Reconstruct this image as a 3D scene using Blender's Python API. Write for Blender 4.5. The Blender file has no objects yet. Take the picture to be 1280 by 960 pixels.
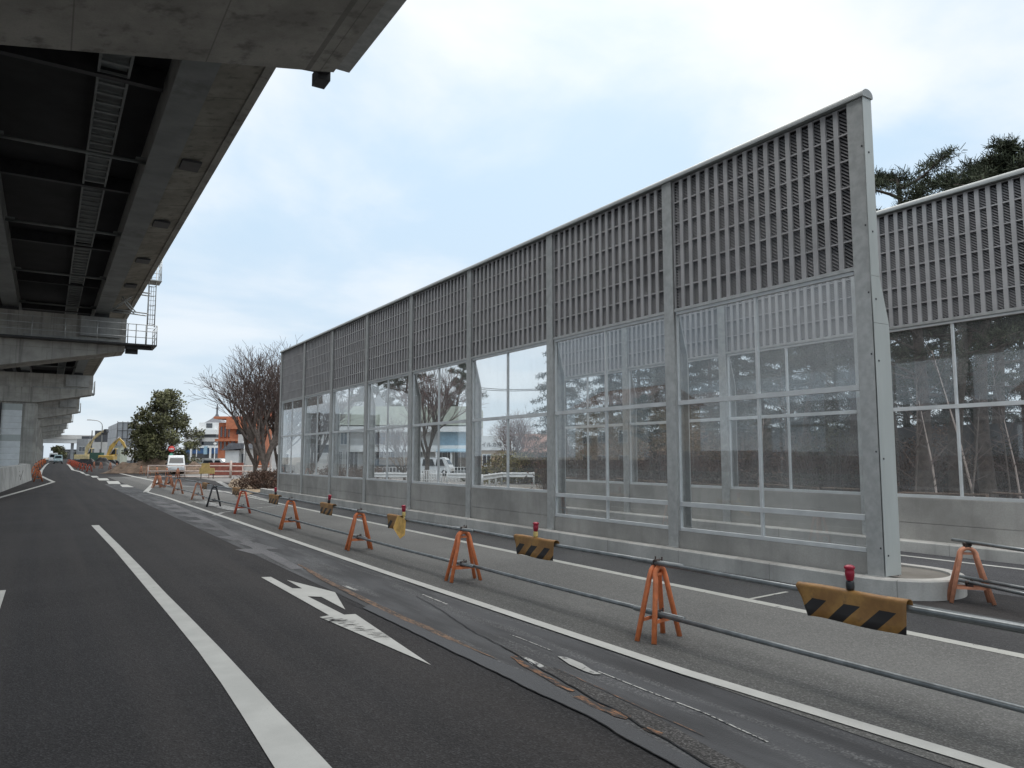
import bpy, math, random
from mathutils import Vector, Matrix, noise
R = math.radians
scene = bpy.context.scene
COL = scene.collection
PI = math.pi

# ------------------------------------------------------------------ camera geometry (used to survey ground points)
F, CH = 930.0, 1.94
PITCH = math.atan(91 / F); YAW = math.atan(583 * math.cos(PITCH) / F)
fw = Vector((math.sin(YAW) * math.cos(PITCH), math.cos(YAW) * math.cos(PITCH), math.sin(PITCH)))
rt = Vector((math.cos(YAW), -math.sin(YAW), 0)); up = rt.cross(fw)
CAM = Vector((0, 0, CH))

def sstep(t):
    t = max(0.0, min(1.0, t)); return t * t * (3 - 2 * t)
def zg(y):
    return 0.6 * sstep((y - 55) / 95)
def ray(u, v): return fw + rt * ((u - 640) / F) - up * ((v - 480) / F)
def G(u, v):                       # ground point seen at photo pixel
    d = ray(u, v); z = 0.0
    for _ in range(30):
        t = (z - CH) / d.z; p = CAM + d * t; z = 0.5 * z + 0.5 * zg(p.y)
    return Vector((p.x, p.y, zg(p.y)))
def D(u, v, depth):                # point at a distance along the view axis
    return CAM + ray(u, v) * depth
def base(u, depth):                # ground point below pixel column u
    p = D(u, 571, depth); return Vector((p.x, p.y, zg(p.y)))

# ------------------------------------------------------------------ materials
def new_mat(name):
    m = bpy.data.materials.new(name); m.use_nodes = True
    nt = m.node_tree; nt.nodes.clear()
    o = nt.nodes.new('ShaderNodeOutputMaterial'); b = nt.nodes.new('ShaderNodeBsdfPrincipled')
    nt.links.new(b.outputs[0], o.inputs[0])
    return m, nt, b, o
def N(nt, t, **kw):
    n = nt.nodes.new(t)
    for k, v in kw.items():
        if k.startswith('i_'):
            key = k[2:]; key = int(key) if key.isdigit() else key.replace('_', ' ')
            n.inputs[key].default_value = v
        else: setattr(n, k, v)
    return n
def rgba(c): return (c[0], c[1], c[2], 1)
def mixc(nt, fac, a, b, blend='MIX'):
    n = nt.nodes.new('ShaderNodeMix'); n.data_type = 'RGBA'; n.blend_type = blend
    for i, x in ((0, fac), (6, a), (7, b)):
        if hasattr(x, 'is_linked'): nt.links.new(x, n.inputs[i])
        elif i == 0: n.inputs[0].default_value = x
        else: n.inputs[i].default_value = rgba(x)
    return n.outputs[2]
def mth(nt, op, a, b=0.0, clamp=False):
    n = nt.nodes.new('ShaderNodeMath'); n.operation = op; n.use_clamp = clamp
    for i, x in enumerate((a, b)):
        if hasattr(x, 'is_linked'): nt.links.new(x, n.inputs[i])
        else: n.inputs[i].default_value = x
    return n.outputs[0]
def ramp(nt, x, lo, hi):
    n = nt.nodes.new('ShaderNodeMapRange'); n.interpolation_type = 'SMOOTHSTEP'
    nt.links.new(x, n.inputs[0]); n.inputs[1].default_value = lo; n.inputs[2].default_value = hi
    return n.outputs[0]
def coords(nt, scale=(1, 1, 1), rot=(0, 0, 0)):
    tc = nt.nodes.new('ShaderNodeTexCoord'); mp = nt.nodes.new('ShaderNodeMapping')
    mp.inputs['Scale'].default_value = scale; mp.inputs['Rotation'].default_value = rot
    nt.links.new(tc.outputs['Object'], mp.inputs[0]); return mp.outputs[0]
def nz(nt, vec, scale, detail=4, rough=0.55):
    n = nt.nodes.new('ShaderNodeTexNoise'); n.inputs['Scale'].default_value = scale
    n.inputs['Detail'].default_value = detail; n.inputs['Roughness'].default_value = rough
    nt.links.new(vec, n.inputs[0]); return n.outputs['Fac']
def bump(nt, b, h, strength, dist):
    n = nt.nodes.new('ShaderNodeBump'); n.inputs['Strength'].default_value = strength; n.inputs['Distance'].default_value = dist
    nt.links.new(h, n.inputs['Height']); nt.links.new(n.outputs[0], b.inputs['Normal'])

def mat(name, c, rough=0.7, metal=0.0, var=0.25, scale=3.0, grime=None, bmp=0.0, spec=0.5, island=0.0, streak=False):
    m, nt, b, o = new_mat(name)
    v = coords(nt, (1, 1, 0.18) if streak else (1, 1, 1))
    lo = tuple(x * (1 - var) for x in c); hi = tuple(min(1, x * (1 + var)) for x in c)
    f = ramp(nt, nz(nt, v, scale, 6, 0.6), 0.3, 0.7)
    col = mixc(nt, f, lo, hi)
    if grime:
        g = ramp(nt, nz(nt, v, scale * 0.45 + 0.7, 5, 0.65), 0.52, 0.72)
        col = mixc(nt, mth(nt, 'MULTIPLY', g, 0.7), col, grime)
    if island:
        gm = nt.nodes.new('ShaderNodeNewGeometry')
        k = mth(nt, 'ADD', mth(nt, 'MULTIPLY', gm.outputs['Random Per Island'], 2 * island), 1 - island)
        vm = nt.nodes.new('ShaderNodeVectorMath'); vm.operation = 'SCALE'
        nt.links.new(col, vm.inputs[0]); nt.links.new(k, vm.inputs['Scale']); col = vm.outputs[0]
    nt.links.new(col, b.inputs['Base Color'])
    b.inputs['Roughness'].default_value = rough; b.inputs['Metallic'].default_value = metal
    b.inputs['Specular IOR Level'].default_value = spec
    if bmp: bump(nt, b, nz(nt, coords(nt), scale * 12, 3), bmp, 0.01)
    return m

def concrete(name, c, stain=0.5, streak=1.0, joints=None):
    m, nt, b, o = new_mat(name)
    v = coords(nt)
    f = ramp(nt, nz(nt, v, 0.7, 7, 0.62), 0.3, 0.7)
    col = mixc(nt, f, tuple(x * 0.72 for x in c), tuple(x * 1.15 for x in c))
    s = ramp(nt, nz(nt, coords(nt, (2.2, 2.2, 0.12)), 1.6, 5, 0.6), 0.5, 0.74)
    col = mixc(nt, mth(nt, 'MULTIPLY', s, stain * streak), col, tuple(x * 0.38 for x in c))
    sp = ramp(nt, nz(nt, v, 42, 2), 0.35, 0.7)
    col = mixc(nt, mth(nt, 'MULTIPLY', sp, 0.22), col, tuple(x * 0.6 for x in c))
    if joints:
        sep = nt.nodes.new('ShaderNodeSeparateXYZ'); nt.links.new(v, sep.inputs[0])
        for ax, per, w in joints:
            fr = mth(nt, 'FRACT', mth(nt, 'DIVIDE', sep.outputs[ax], per))
            k = mth(nt, 'LESS_THAN', fr, w / per)
            col = mixc(nt, mth(nt, 'MULTIPLY', k, 0.6), col, tuple(x * 0.4 for x in c))
    nt.links.new(col, b.inputs['Base Color']); b.inputs['Roughness'].default_value = 0.88
    b.inputs['Specular IOR Level'].default_value = 0.25
    bump(nt, b, nz(nt, v, 60, 4), 0.25, 0.01)
    return m

def asphalt(name, c, blotch=0.25, grain=0.6, rough=0.85, spec=0.3, track=0.25, tint=None, split=None, specks=False):
    m, nt, b, o = new_mat(name)
    v = coords(nt)
    big = ramp(nt, nz(nt, v, 0.35, 6, 0.6), 0.3, 0.72)
    col = mixc(nt, big, tuple(x * (1 - blotch) for x in c), tuple(x * (1 + blotch) for x in c))
    tr = ramp(nt, nz(nt, coords(nt, (1.3, 0.03, 1)), 1.4, 4), 0.35, 0.7)
    col = mixc(nt, mth(nt, 'MULTIPLY', tr, track), col, tint or tuple(x * 1.5 for x in c))
    if split:                        # older, darker surfacing course along the edge line
        sep = nt.nodes.new('ShaderNodeSeparateXYZ'); nt.links.new(v, sep.inputs[0])
        wb = mth(nt, 'MULTIPLY', nz(nt, coords(nt, (1, .25, 1)), 1.2, 5), 0.55)
        dk = mth(nt, 'SUBTRACT', 1.0, ramp(nt, mth(nt, 'ADD', sep.outputs[0], wb), split + .15, split + .5))
        col = mixc(nt, mth(nt, 'MULTIPLY', dk, 0.6), col, tuple(x * 0.45 for x in c))
    g1 = nt.nodes.new('ShaderNodeTexVoronoi'); g1.inputs['Scale'].default_value = 75
    nt.links.new(v, g1.inputs[0])
    sp = nt.nodes.new('ShaderNodeSeparateColor'); nt.links.new(g1.outputs['Color'], sp.inputs[0])
    k = mth(nt, 'POWER', sp.outputs[0], 3.0)
    col = mixc(nt, mth(nt, 'MULTIPLY', k, grain), col, tuple(min(1, x * 2.6 + 0.01) for x in c))
    k2 = ramp(nt, sp.outputs[1], 0.75, 1.0)
    col = mixc(nt, mth(nt, 'MULTIPLY', k2, grain), col, tuple(x * 0.35 for x in c))
    if specks:                       # scattered grit and paint chips, and dark oil drips
        for sc_, th, cc_, am in ((3.2, .018, (0.30, 0.30, 0.29), .8), (1.1, .075, (0.012, 0.012, 0.012), .5)):
            vg = nt.nodes.new('ShaderNodeTexVoronoi'); vg.inputs['Scale'].default_value = sc_; nt.links.new(v, vg.inputs[0])
            sg = nt.nodes.new('ShaderNodeSeparateColor'); nt.links.new(vg.outputs['Color'], sg.inputs[0])
            rr_ = mth(nt, 'MULTIPLY', mth(nt, 'POWER', sg.outputs[0], 3.0), th * sc_ / 1.6)
            kk = mth(nt, 'LESS_THAN', mth(nt, 'ADD', vg.outputs['Distance'], mth(nt, 'MULTIPLY', nz(nt, v, 30, 2), th * .5)), rr_)
            col = mixc(nt, mth(nt, 'MULTIPLY', kk, am), col, cc_)
    nt.links.new(col, b.inputs['Base Color']); b.inputs['Roughness'].default_value = rough
    b.inputs['Specular IOR Level'].default_value = spec
    bump(nt, b, g1.outputs['Distance'], 0.5, 0.006)
    return m

def worn_paint(name, c, under, wear=0.5, scale=7):
    m, nt, b, o = new_mat(name)
    v = coords(nt)
    n1 = nz(nt, v, scale, 8, 0.7)
    k = ramp(nt, n1, wear - 0.03, wear + 0.05)
    d = ramp(nt, nz(nt, v, 2.2, 5), 0.3, 0.75)
    pc = mixc(nt, d, tuple(x * 0.85 for x in c), c)
    sp = nz(nt, v, 90, 2)
    pc = mixc(nt, mth(nt, 'MULTIPLY', ramp(nt, sp, 0.55, 0.75), 0.35), pc, tuple(x * 0.6 for x in c))
    col = mixc(nt, k, under, pc)
    nt.links.new(col, b.inputs['Base Color']); b.inputs['Roughness'].default_value = 0.75
    b.inputs['Specular IOR Level'].default_value = 0.3
    bump(nt, b, nz(nt, v, 110, 2), 0.2, 0.004)
    return m

M = {}
M['asphalt'] = asphalt('new_asphalt', (0.0215, 0.0207, 0.022), blotch=0.32, track=0.75, spec=0.2, tint=(0.040, 0.036, 0.0345), specks=True)
M['shoulder'] = asphalt('old_asphalt', (0.128, 0.127, 0.122), blotch=0.18, grain=0.35, track=0.3, tint=(0.098, 0.098, 0.095), split=5.95)
M['black'] = asphalt('fresh_black_asphalt', (0.022, 0.022, 0.024), blotch=0.5, grain=0.8, rough=0.7, spec=0.4)
M['far_asphalt'] = asphalt('side_asphalt', (0.052, 0.052, 0.056), blotch=0.3)
M['patch'] = asphalt('patch_asphalt', (0.12, 0.12, 0.125), blotch=0.35, grain=0.4)
M['carpark'] = asphalt('car_park_asphalt', (0.15, 0.145, 0.14), blotch=0.3, grain=0.3)
M['paint'] = worn_paint('road_paint', (0.50, 0.50, 0.475), (0.12, 0.12, 0.12), wear=0.30)
M['paint_edge'] = worn_paint('edge_paint', (0.44, 0.44, 0.41), (0.12, 0.12, 0.12), wear=0.36)
M['paint_faded'] = worn_paint('faded_paint', (0.42, 0.42, 0.40), (0.10, 0.10, 0.105), wear=0.47, scale=9)
M['paint_faded2'] = worn_paint('thin_old_paint', (0.40, 0.40, 0.385), (0.07, 0.07, 0.072), wear=0.40, scale=14)
M['paint_scrap'] = worn_paint('scraped_paint', (0.46, 0.46, 0.44), (0.05, 0.05, 0.055), wear=0.47, scale=16)
M['concrete'] = concrete('pale_concrete', (0.36, 0.36, 0.345))
M['concrete_wall'] = concrete('barrier_concrete', (0.34, 0.33, 0.31), stain=0.25)
M['kerb'] = concrete('kerb_concrete', (0.47, 0.46, 0.435), stain=0.3, joints=[(1, 2.0, 0.014)])
M['pier'] = concrete('pier_concrete', (0.40, 0.385, 0.35), stain=0.75, joints=[(0, 1.8, 0.02), (2, 1.2, 0.018)])
M['soffit'] = concrete('deck_concrete', (0.30, 0.285, 0.245), stain=0.7, joints=[(1, 2.1, 0.05)])
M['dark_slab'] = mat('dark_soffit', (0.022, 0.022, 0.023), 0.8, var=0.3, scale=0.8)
M['girder'] = mat('girder_paint', (0.20, 0.215, 0.215), 0.6, var=0.18, scale=0.8, grime=(0.11, 0.115, 0.11))
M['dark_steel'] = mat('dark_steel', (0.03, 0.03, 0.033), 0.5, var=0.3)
M['galv'] = mat('galvanised_steel', (0.42, 0.425, 0.415), 0.45, 0.45, var=0.13, scale=7, grime=(0.36, 0.375, 0.37))
M['galv_light'] = mat('light_grey_cover', (0.42, 0.445, 0.43), 0.45, 0.0, var=0.07, scale=3, streak=True)
M['cap_grey'] = mat('cap_rail_grey', (0.27, 0.285, 0.28), 0.5, 0.0, var=0.08, scale=3)
M['silver_panel'] = mat('silver_panel', (0.66, 0.68, 0.68), 0.5, 0.0, var=0.08, scale=2)
M['alu'] = mat('aluminium_frame', (0.55, 0.565, 0.57), 0.4, 0.15, var=0.08)
M['rib'] = mat('louvre_aluminium', (0.37, 0.362, 0.365), 0.5, 0.1, var=0.10, scale=2)
M['pipe'] = mat('scaffold_pipe', (0.22, 0.235, 0.24), 0.4, 0.7, var=0.25, scale=6)
M['clamp'] = mat('rusty_clamp', (0.05, 0.035, 0.03), 0.6, 0.4, var=0.4, scale=20)
M['orange'] = mat('orange_paint', (0.66, 0.19, 0.07), 0.5, var=0.16, scale=9, grime=(0.40, 0.13, 0.06))
M['pink'] = mat('faded_orange_paint', (0.56, 0.24, 0.14), 0.6, var=0.16, scale=9, grime=(0.42, 0.16, 0.09))
M['redorange'] = mat('red_orange_paint', (0.55, 0.10, 0.05), 0.5, var=0.2, scale=9)
M['blackpaint'] = mat('black_paint', (0.03, 0.03, 0.035), 0.4, 0.2, var=0.3)
M['red_lens'] = mat('red_lens', (0.30, 0.008, 0.03), 0.4, var=0.2, scale=12)
M['lamp_black'] = mat('lamp_housing', (0.02, 0.02, 0.022), 0.4)
M['lamp_yellow'] = mat('lamp_housing_yellow', (0.60, 0.45, 0.16), 0.5)
M['bark'] = mat('bark', (0.075, 0.058, 0.048), 0.95, var=0.4, scale=6, bmp=0.6)
M['bark_grey'] = mat('grey_bark', (0.145, 0.12, 0.105), 0.95, var=0.35, scale=5, bmp=0.5)
M['twig'] = mat('twig', (0.125, 0.092, 0.082), 0.95, var=0.3, scale=2)
M['twig_red'] = mat('reddish_twig', (0.13, 0.075, 0.068), 0.95, var=0.3, scale=2, island=0.3)
M['pine'] = mat('pine_needles', (0.042, 0.050, 0.030), 0.8, var=0.3, scale=1.2, island=0.6, spec=0.2)
M['cedar'] = mat('cedar_needles', (0.036, 0.046, 0.037), 0.8, var=0.3, scale=0.8, island=0.5, spec=0.2)
M['leaf'] = mat('evergreen_leaves', (0.080, 0.082, 0.034), 0.65, var=0.35, scale=0.7, island=0.6, spec=0.3)
M['leaf_y'] = mat('yellow_green_leaves', (0.12, 0.105, 0.035), 0.7, var=0.35, scale=0.9, island=0.55, spec=0.2)
M['brush'] = mat('brown_brush', (0.105, 0.068, 0.052), 0.9, var=0.35, scale=0.9, island=0.5, spec=0.1)
M['brush_dark'] = mat('dark_brush', (0.045, 0.045, 0.025), 0.9, var=0.35, scale=0.9, island=0.5, spec=0.1)
M['soil'] = mat('soil', (0.15, 0.105, 0.075), 0.95, var=0.35, scale=1.5, grime=(0.22, 0.17, 0.13), bmp=0.8)
M['ground'] = mat('bare_ground', (0.19, 0.175, 0.155), 0.95, var=0.25, scale=0.6, grime=(0.12, 0.11, 0.09), bmp=0.5)
M['litter'] = mat('leaf_litter', (0.13, 0.085, 0.062), 0.95, var=0.4, scale=3, bmp=0.8)
M['drygrass'] = mat('dry_grass', (0.24, 0.18, 0.12), 0.95, var=0.35, scale=3, grime=(0.13, 0.11, 0.06), bmp=0.9)
M['white'] = mat('white_render', (0.72, 0.73, 0.72), 0.7, var=0.07, scale=1)
M['offwhite'] = mat('off_white_wall', (0.56, 0.55, 0.53), 0.8, var=0.10, scale=1)
M['beige'] = mat('beige_wall', (0.46, 0.33, 0.20), 0.8, var=0.12, scale=1)
M['palegreen'] = mat('pale_green_fascia', (0.40, 0.43, 0.36), 0.7, var=0.1, scale=1)
M['brick'] = mat('orange_tile_wall', (0.46, 0.16, 0.08), 0.75, var=0.16, scale=2)
M['brickdark'] = mat('dark_orange_tile', (0.30, 0.08, 0.04), 0.75, var=0.16, scale=2)
M['redwall'] = mat('red_brown_wall', (0.27, 0.085, 0.06), 0.8, var=0.3, scale=2)
M['roof'] = mat('grey_roof_tiles', (0.12, 0.125, 0.14), 0.6, var=0.25, scale=3)
M['roofbrown'] = mat('brown_roof_tiles', (0.17, 0.075, 0.05), 0.7, var=0.3, scale=3)
M['grey'] = mat('grey_cladding', (0.30, 0.31, 0.32), 0.7, var=0.12, scale=1)
M['darkgrey'] = mat('dark_grey_wall', (0.07, 0.072, 0.08), 0.6, var=0.2, scale=1)
M['win'] = mat('window_glass_dark', (0.025, 0.03, 0.036), 0.12, var=0.3, scale=1.5, spec=0.8)
M['winblue'] = mat('window_glass_blue', (0.09, 0.14, 0.19), 0.15, var=0.3, scale=1.5, spec=0.8)
M['awning'] = mat('blue_awning', (0.27, 0.42, 0.52), 0.6, var=0.1)
M['bluewall'] = mat('blue_panel', (0.06, 0.14, 0.30), 0.6, var=0.2)
M['carwhite'] = mat('white_car_paint', (0.70, 0.72, 0.73), 0.25, var=0.03)
M['carteal'] = mat('pale_teal_car_paint', (0.38, 0.50, 0.53), 0.25, var=0.03)
M['cargrey'] = mat('grey_car_paint', (0.11, 0.11, 0.115), 0.25, 0.3, var=0.05)
M['tyre'] = mat('tyre_rubber', (0.02, 0.02, 0.02), 0.85)
M['hub'] = mat('wheel_rim', (0.35, 0.35, 0.36), 0.35, 0.6)
M['headlamp'] = mat('headlamp_glass', (0.75, 0.76, 0.78), 0.1)
M['bumper'] = mat('dark_plastic', (0.03, 0.03, 0.032), 0.6)
M['yellow'] = mat('digger_yellow', (0.50, 0.33, 0.08), 0.5, var=0.15, scale=3, grime=(0.30, 0.2, 0.06))
M['digcream'] = mat('pale_digger_paint', (0.58, 0.46, 0.24), 0.5, var=0.15, scale=3)
M['green'] = mat('green_machine', (0.025, 0.08, 0.05), 0.5, var=0.2)
M['signred'] = mat('sign_red', (0.50, 0.03, 0.025), 0.5)
M['signgreen'] = mat('sign_green', (0.05, 0.28, 0.20), 0.5)
M['signyellow'] = mat('sign_yellow', (0.52, 0.37, 0.14), 0.55, var=0.15, scale=4)
M['railpink'] = mat('faded_rail_paint', (0.58, 0.48, 0.43), 0.6, var=0.15, scale=4)
M['railwhite'] = mat('white_guard_rail', (0.66, 0.67, 0.67), 0.5, var=0.07)
M['hoarding'] = mat('brown_hoarding', (0.22, 0.10, 0.09), 0.7, var=0.3, scale=0.5, grime=(0.30, 0.2, 0.19))
M['cable'] = mat('overhead_cable', (0.03, 0.03, 0.03), 0.6)
M['text'] = mat('dark_lettering', (0.03, 0.03, 0.035), 0.6)
M['blackcloth'] = mat('black_sheet', (0.012, 0.012, 0.014), 0.6)

M['cell'] = mat('louvre_backing', (0.030, 0.029, 0.031), 0.8, var=0.2, scale=1.5)
M['blade'] = mat('louvre_blade', (0.24, 0.236, 0.242), 0.55, 0.1, var=0.12, scale=1.5)

def glass_mat():
    m, nt, b, o = new_mat('clear_glazing'); nt.nodes.remove(b)
    tr = N(nt, 'ShaderNodeBsdfTransparent'); tr.inputs[0].default_value = (0.93, 0.945, 0.95, 1)
    gl = N(nt, 'ShaderNodeBsdfGlossy'); gl.inputs['Roughness'].default_value = 0.015
    gl.inputs[0].default_value = (1, 1, 1, 1)
    df = N(nt, 'ShaderNodeBsdfDiffuse'); df.inputs[0].default_value = (0.6, 0.6, 0.6, 1)
    fr = N(nt, 'ShaderNodeFresnel'); gm = N(nt, 'ShaderNodeNewGeometry')
    nt.links.new(mth(nt, 'ADD', mth(nt, 'MULTIPLY', gm.outputs['Backfacing'], 1 / 1.5 - 1.5), 1.5), fr.inputs[0])
    v = coords(nt, (1, 1, 0.5))
    dirt = mth(nt, 'MULTIPLY', ramp(nt, nz(nt, v, 1.1, 5, 0.6), 0.35, 0.8), 0.06)
    dirt = mth(nt, 'ADD', dirt, 0.038)
    m1 = N(nt, 'ShaderNodeMixShader'); nt.links.new(dirt, m1.inputs[0]); nt.links.new(tr.outputs[0], m1.inputs[1]); nt.links.new(df.outputs[0], m1.inputs[2])
    m2 = N(nt, 'ShaderNodeMixShader'); nt.links.new(fr.outputs[0], m2.inputs[0]); nt.links.new(m1.outputs[0], m2.inputs[1]); nt.links.new(gl.outputs[0], m2.inputs[2])
    nt.links.new(m2.outputs[0], o.inputs[0])
    return m
M['glass'] = glass_mat()

def stripe_mat():
    m, nt, b, o = new_mat('yellow_black_stripes')
    v = coords(nt); sep = nt.nodes.new('ShaderNodeSeparateXYZ'); nt.links.new(v, sep.inputs[0])
    t = mth(nt, 'ADD', sep.outputs[1], sep.outputs[2])
    fr = mth(nt, 'FRACT', mth(nt, 'DIVIDE', mth(nt, 'ADD', t, 5.0), 0.30))
    k = mth(nt, 'LESS_THAN', fr, 0.47)
    lo = mth(nt, 'LESS_THAN', sep.outputs[2], -0.088)
    k = mth(nt, 'MULTIPLY', k, lo)
    f = ramp(nt, nz(nt, v, 5, 6, 0.65), 0.35, 0.7)
    y = mixc(nt, f, (0.22, 0.105, 0.028), (0.36, 0.19, 0.048))
    y = mixc(nt, mth(nt, 'MULTIPLY', ramp(nt, nz(nt, v, 11, 5), 0.55, 0.7), 0.55), y, (0.12, 0.065, 0.032))
    col = mixc(nt, k, y, (0.014, 0.011, 0.011))
    nt.links.new(col, b.inputs['Base Color']); b.inputs['Roughness'].default_value = 0.6
    return m
M['stripe'] = stripe_mat()
M['fabric_yellow'] = mat('faded_yellow_sheet', (0.56, 0.33, 0.08), 0.6, var=0.25, scale=6, grime=(0.33, 0.18, 0.05))

def seam_mat():                     # worn joint between new and old asphalt, rusty stain and cracks along it
    m, nt, b, o = new_mat('worn_joint_asphalt')
    v = coords(nt); sep = nt.nodes.new('ShaderNodeSeparateXYZ'); nt.links.new(v, sep.inputs[0])
    wob = mth(nt, 'MULTIPLY', mth(nt, 'SUBTRACT', nz(nt, coords(nt, (1, 0.5, 1)), 1.6, 5), 0.5), 0.20)
    x = mth(nt, 'ADD', sep.outputs[0], wob)
    f = ramp(nt, nz(nt, coords(nt, (2.2, 0.35, 1)), 1.5, 5), 0.35, 0.65)
    col = mixc(nt, f, (0.028, 0.029, 0.032), (0.060, 0.062, 0.067))
    g = nt.nodes.new('ShaderNodeTexVoronoi'); g.inputs['Scale'].default_value = 70; nt.links.new(v, g.inputs[0])
    sc = nt.nodes.new('ShaderNodeSeparateColor'); nt.links.new(g.outputs['Color'], sc.inputs[0])
    rough_zone = ramp(nt, nz(nt, coords(nt, (3, 0.25, 1)), 1.3, 4), 0.48, 0.6)
    col = mixc(nt, mth(nt, 'MULTIPLY', mth(nt, 'MULTIPLY', mth(nt, 'POWER', sc.outputs[0], 2.5), rough_zone), 0.5), col, (0.22, 0.22, 0.22))
    nt.links.new(col, b.inputs['Base Color']); b.inputs['Roughness'].default_value = 0.75
    b.inputs['Specular IOR Level'].default_value = 0.35
    bump(nt, b, g.outputs['Distance'], 0.5, 0.006)
    return m
M['seam'] = seam_mat()

def stain_mat(name, c, c2, under, lo, hi, sc):
    m, nt, b, o = new_mat(name)
    k = ramp(nt, nz(nt, coords(nt, (4.5, .8, 1)), sc, 8, 0.78), lo, hi)
    k2 = ramp(nt, nz(nt, coords(nt, (9, 2.5, 1)), 4, 5, 0.7), 0.35, 0.65)
    col = mixc(nt, k, under, mixc(nt, k2, c2, c))
    nt.links.new(col, b.inputs['Base Color']); b.inputs['Roughness'].default_value = 0.85; b.inputs['Specular IOR Level'].default_value = 0.2
    bump(nt, b, nz(nt, coords(nt), 80, 3), 0.4, 0.006)
    return m
M['rust'] = stain_mat('rust_stain', (0.27, 0.165, 0.105), (0.11, 0.085, 0.07), (0.050, 0.050, 0.051), 0.36, 0.60, 3.5)
M['rust_orange'] = stain_mat('orange_rust_stain', (0.34, 0.165, 0.08), (0.15, 0.09, 0.06), (0.042, 0.042, 0.043), 0.47, 0.58, 6)
M['sealed'] = asphalt('bituminous_seal', (0.043, 0.046, 0.052), blotch=0.15, grain=0.1, rough=0.65, track=0.1)
M['crack'] = stain_mat('open_crack', (0.006, 0.006, 0.006), (0.012, 0.012, 0.012), (0.032, 0.033, 0.036), 0.46, 0.54, 2)
M['gritty'] = asphalt('gritty_asphalt', (0.045, 0.043, 0.042), blotch=0.4, grain=1.0)
def meshsheet_mat():                # grey translucent scaffold sheet, with frame grid
    m, nt, b, o = new_mat('scaffold_sheet')
    v = coords(nt); sep = nt.nodes.new('ShaderNodeSeparateXYZ'); nt.links.new(v, sep.inputs[0])
    a = mth(nt, 'LESS_THAN', mth(nt, 'FRACT', mth(nt, 'DIVIDE', sep.outputs[0], 1.8)), 0.07)
    c = mth(nt, 'LESS_THAN', mth(nt, 'FRACT', mth(nt, 'DIVIDE', sep.outputs[1], 1.8)), 0.07)
    d = mth(nt, 'LESS_THAN', mth(nt, 'FRACT', mth(nt, 'DIVIDE', sep.outputs[2], 1.75)), 0.06)
    k = mth(nt, 'MAXIMUM', mth(nt, 'MAXIMUM', a, c), d)
    f = ramp(nt, nz(nt, v, 0.5, 4), 0.3, 0.7)
    col = mixc(nt, mth(nt, 'MULTIPLY', k, 0.6), mixc(nt, f, (0.40, 0.42, 0.45), (0.52, 0.54, 0.57)), (0.16, 0.17, 0.18))
    nt.links.new(col, b.inputs['Base Color']); b.inputs['Roughness'].default_value = 0.7
    return m
M['sheet'] = meshsheet_mat()

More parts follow.
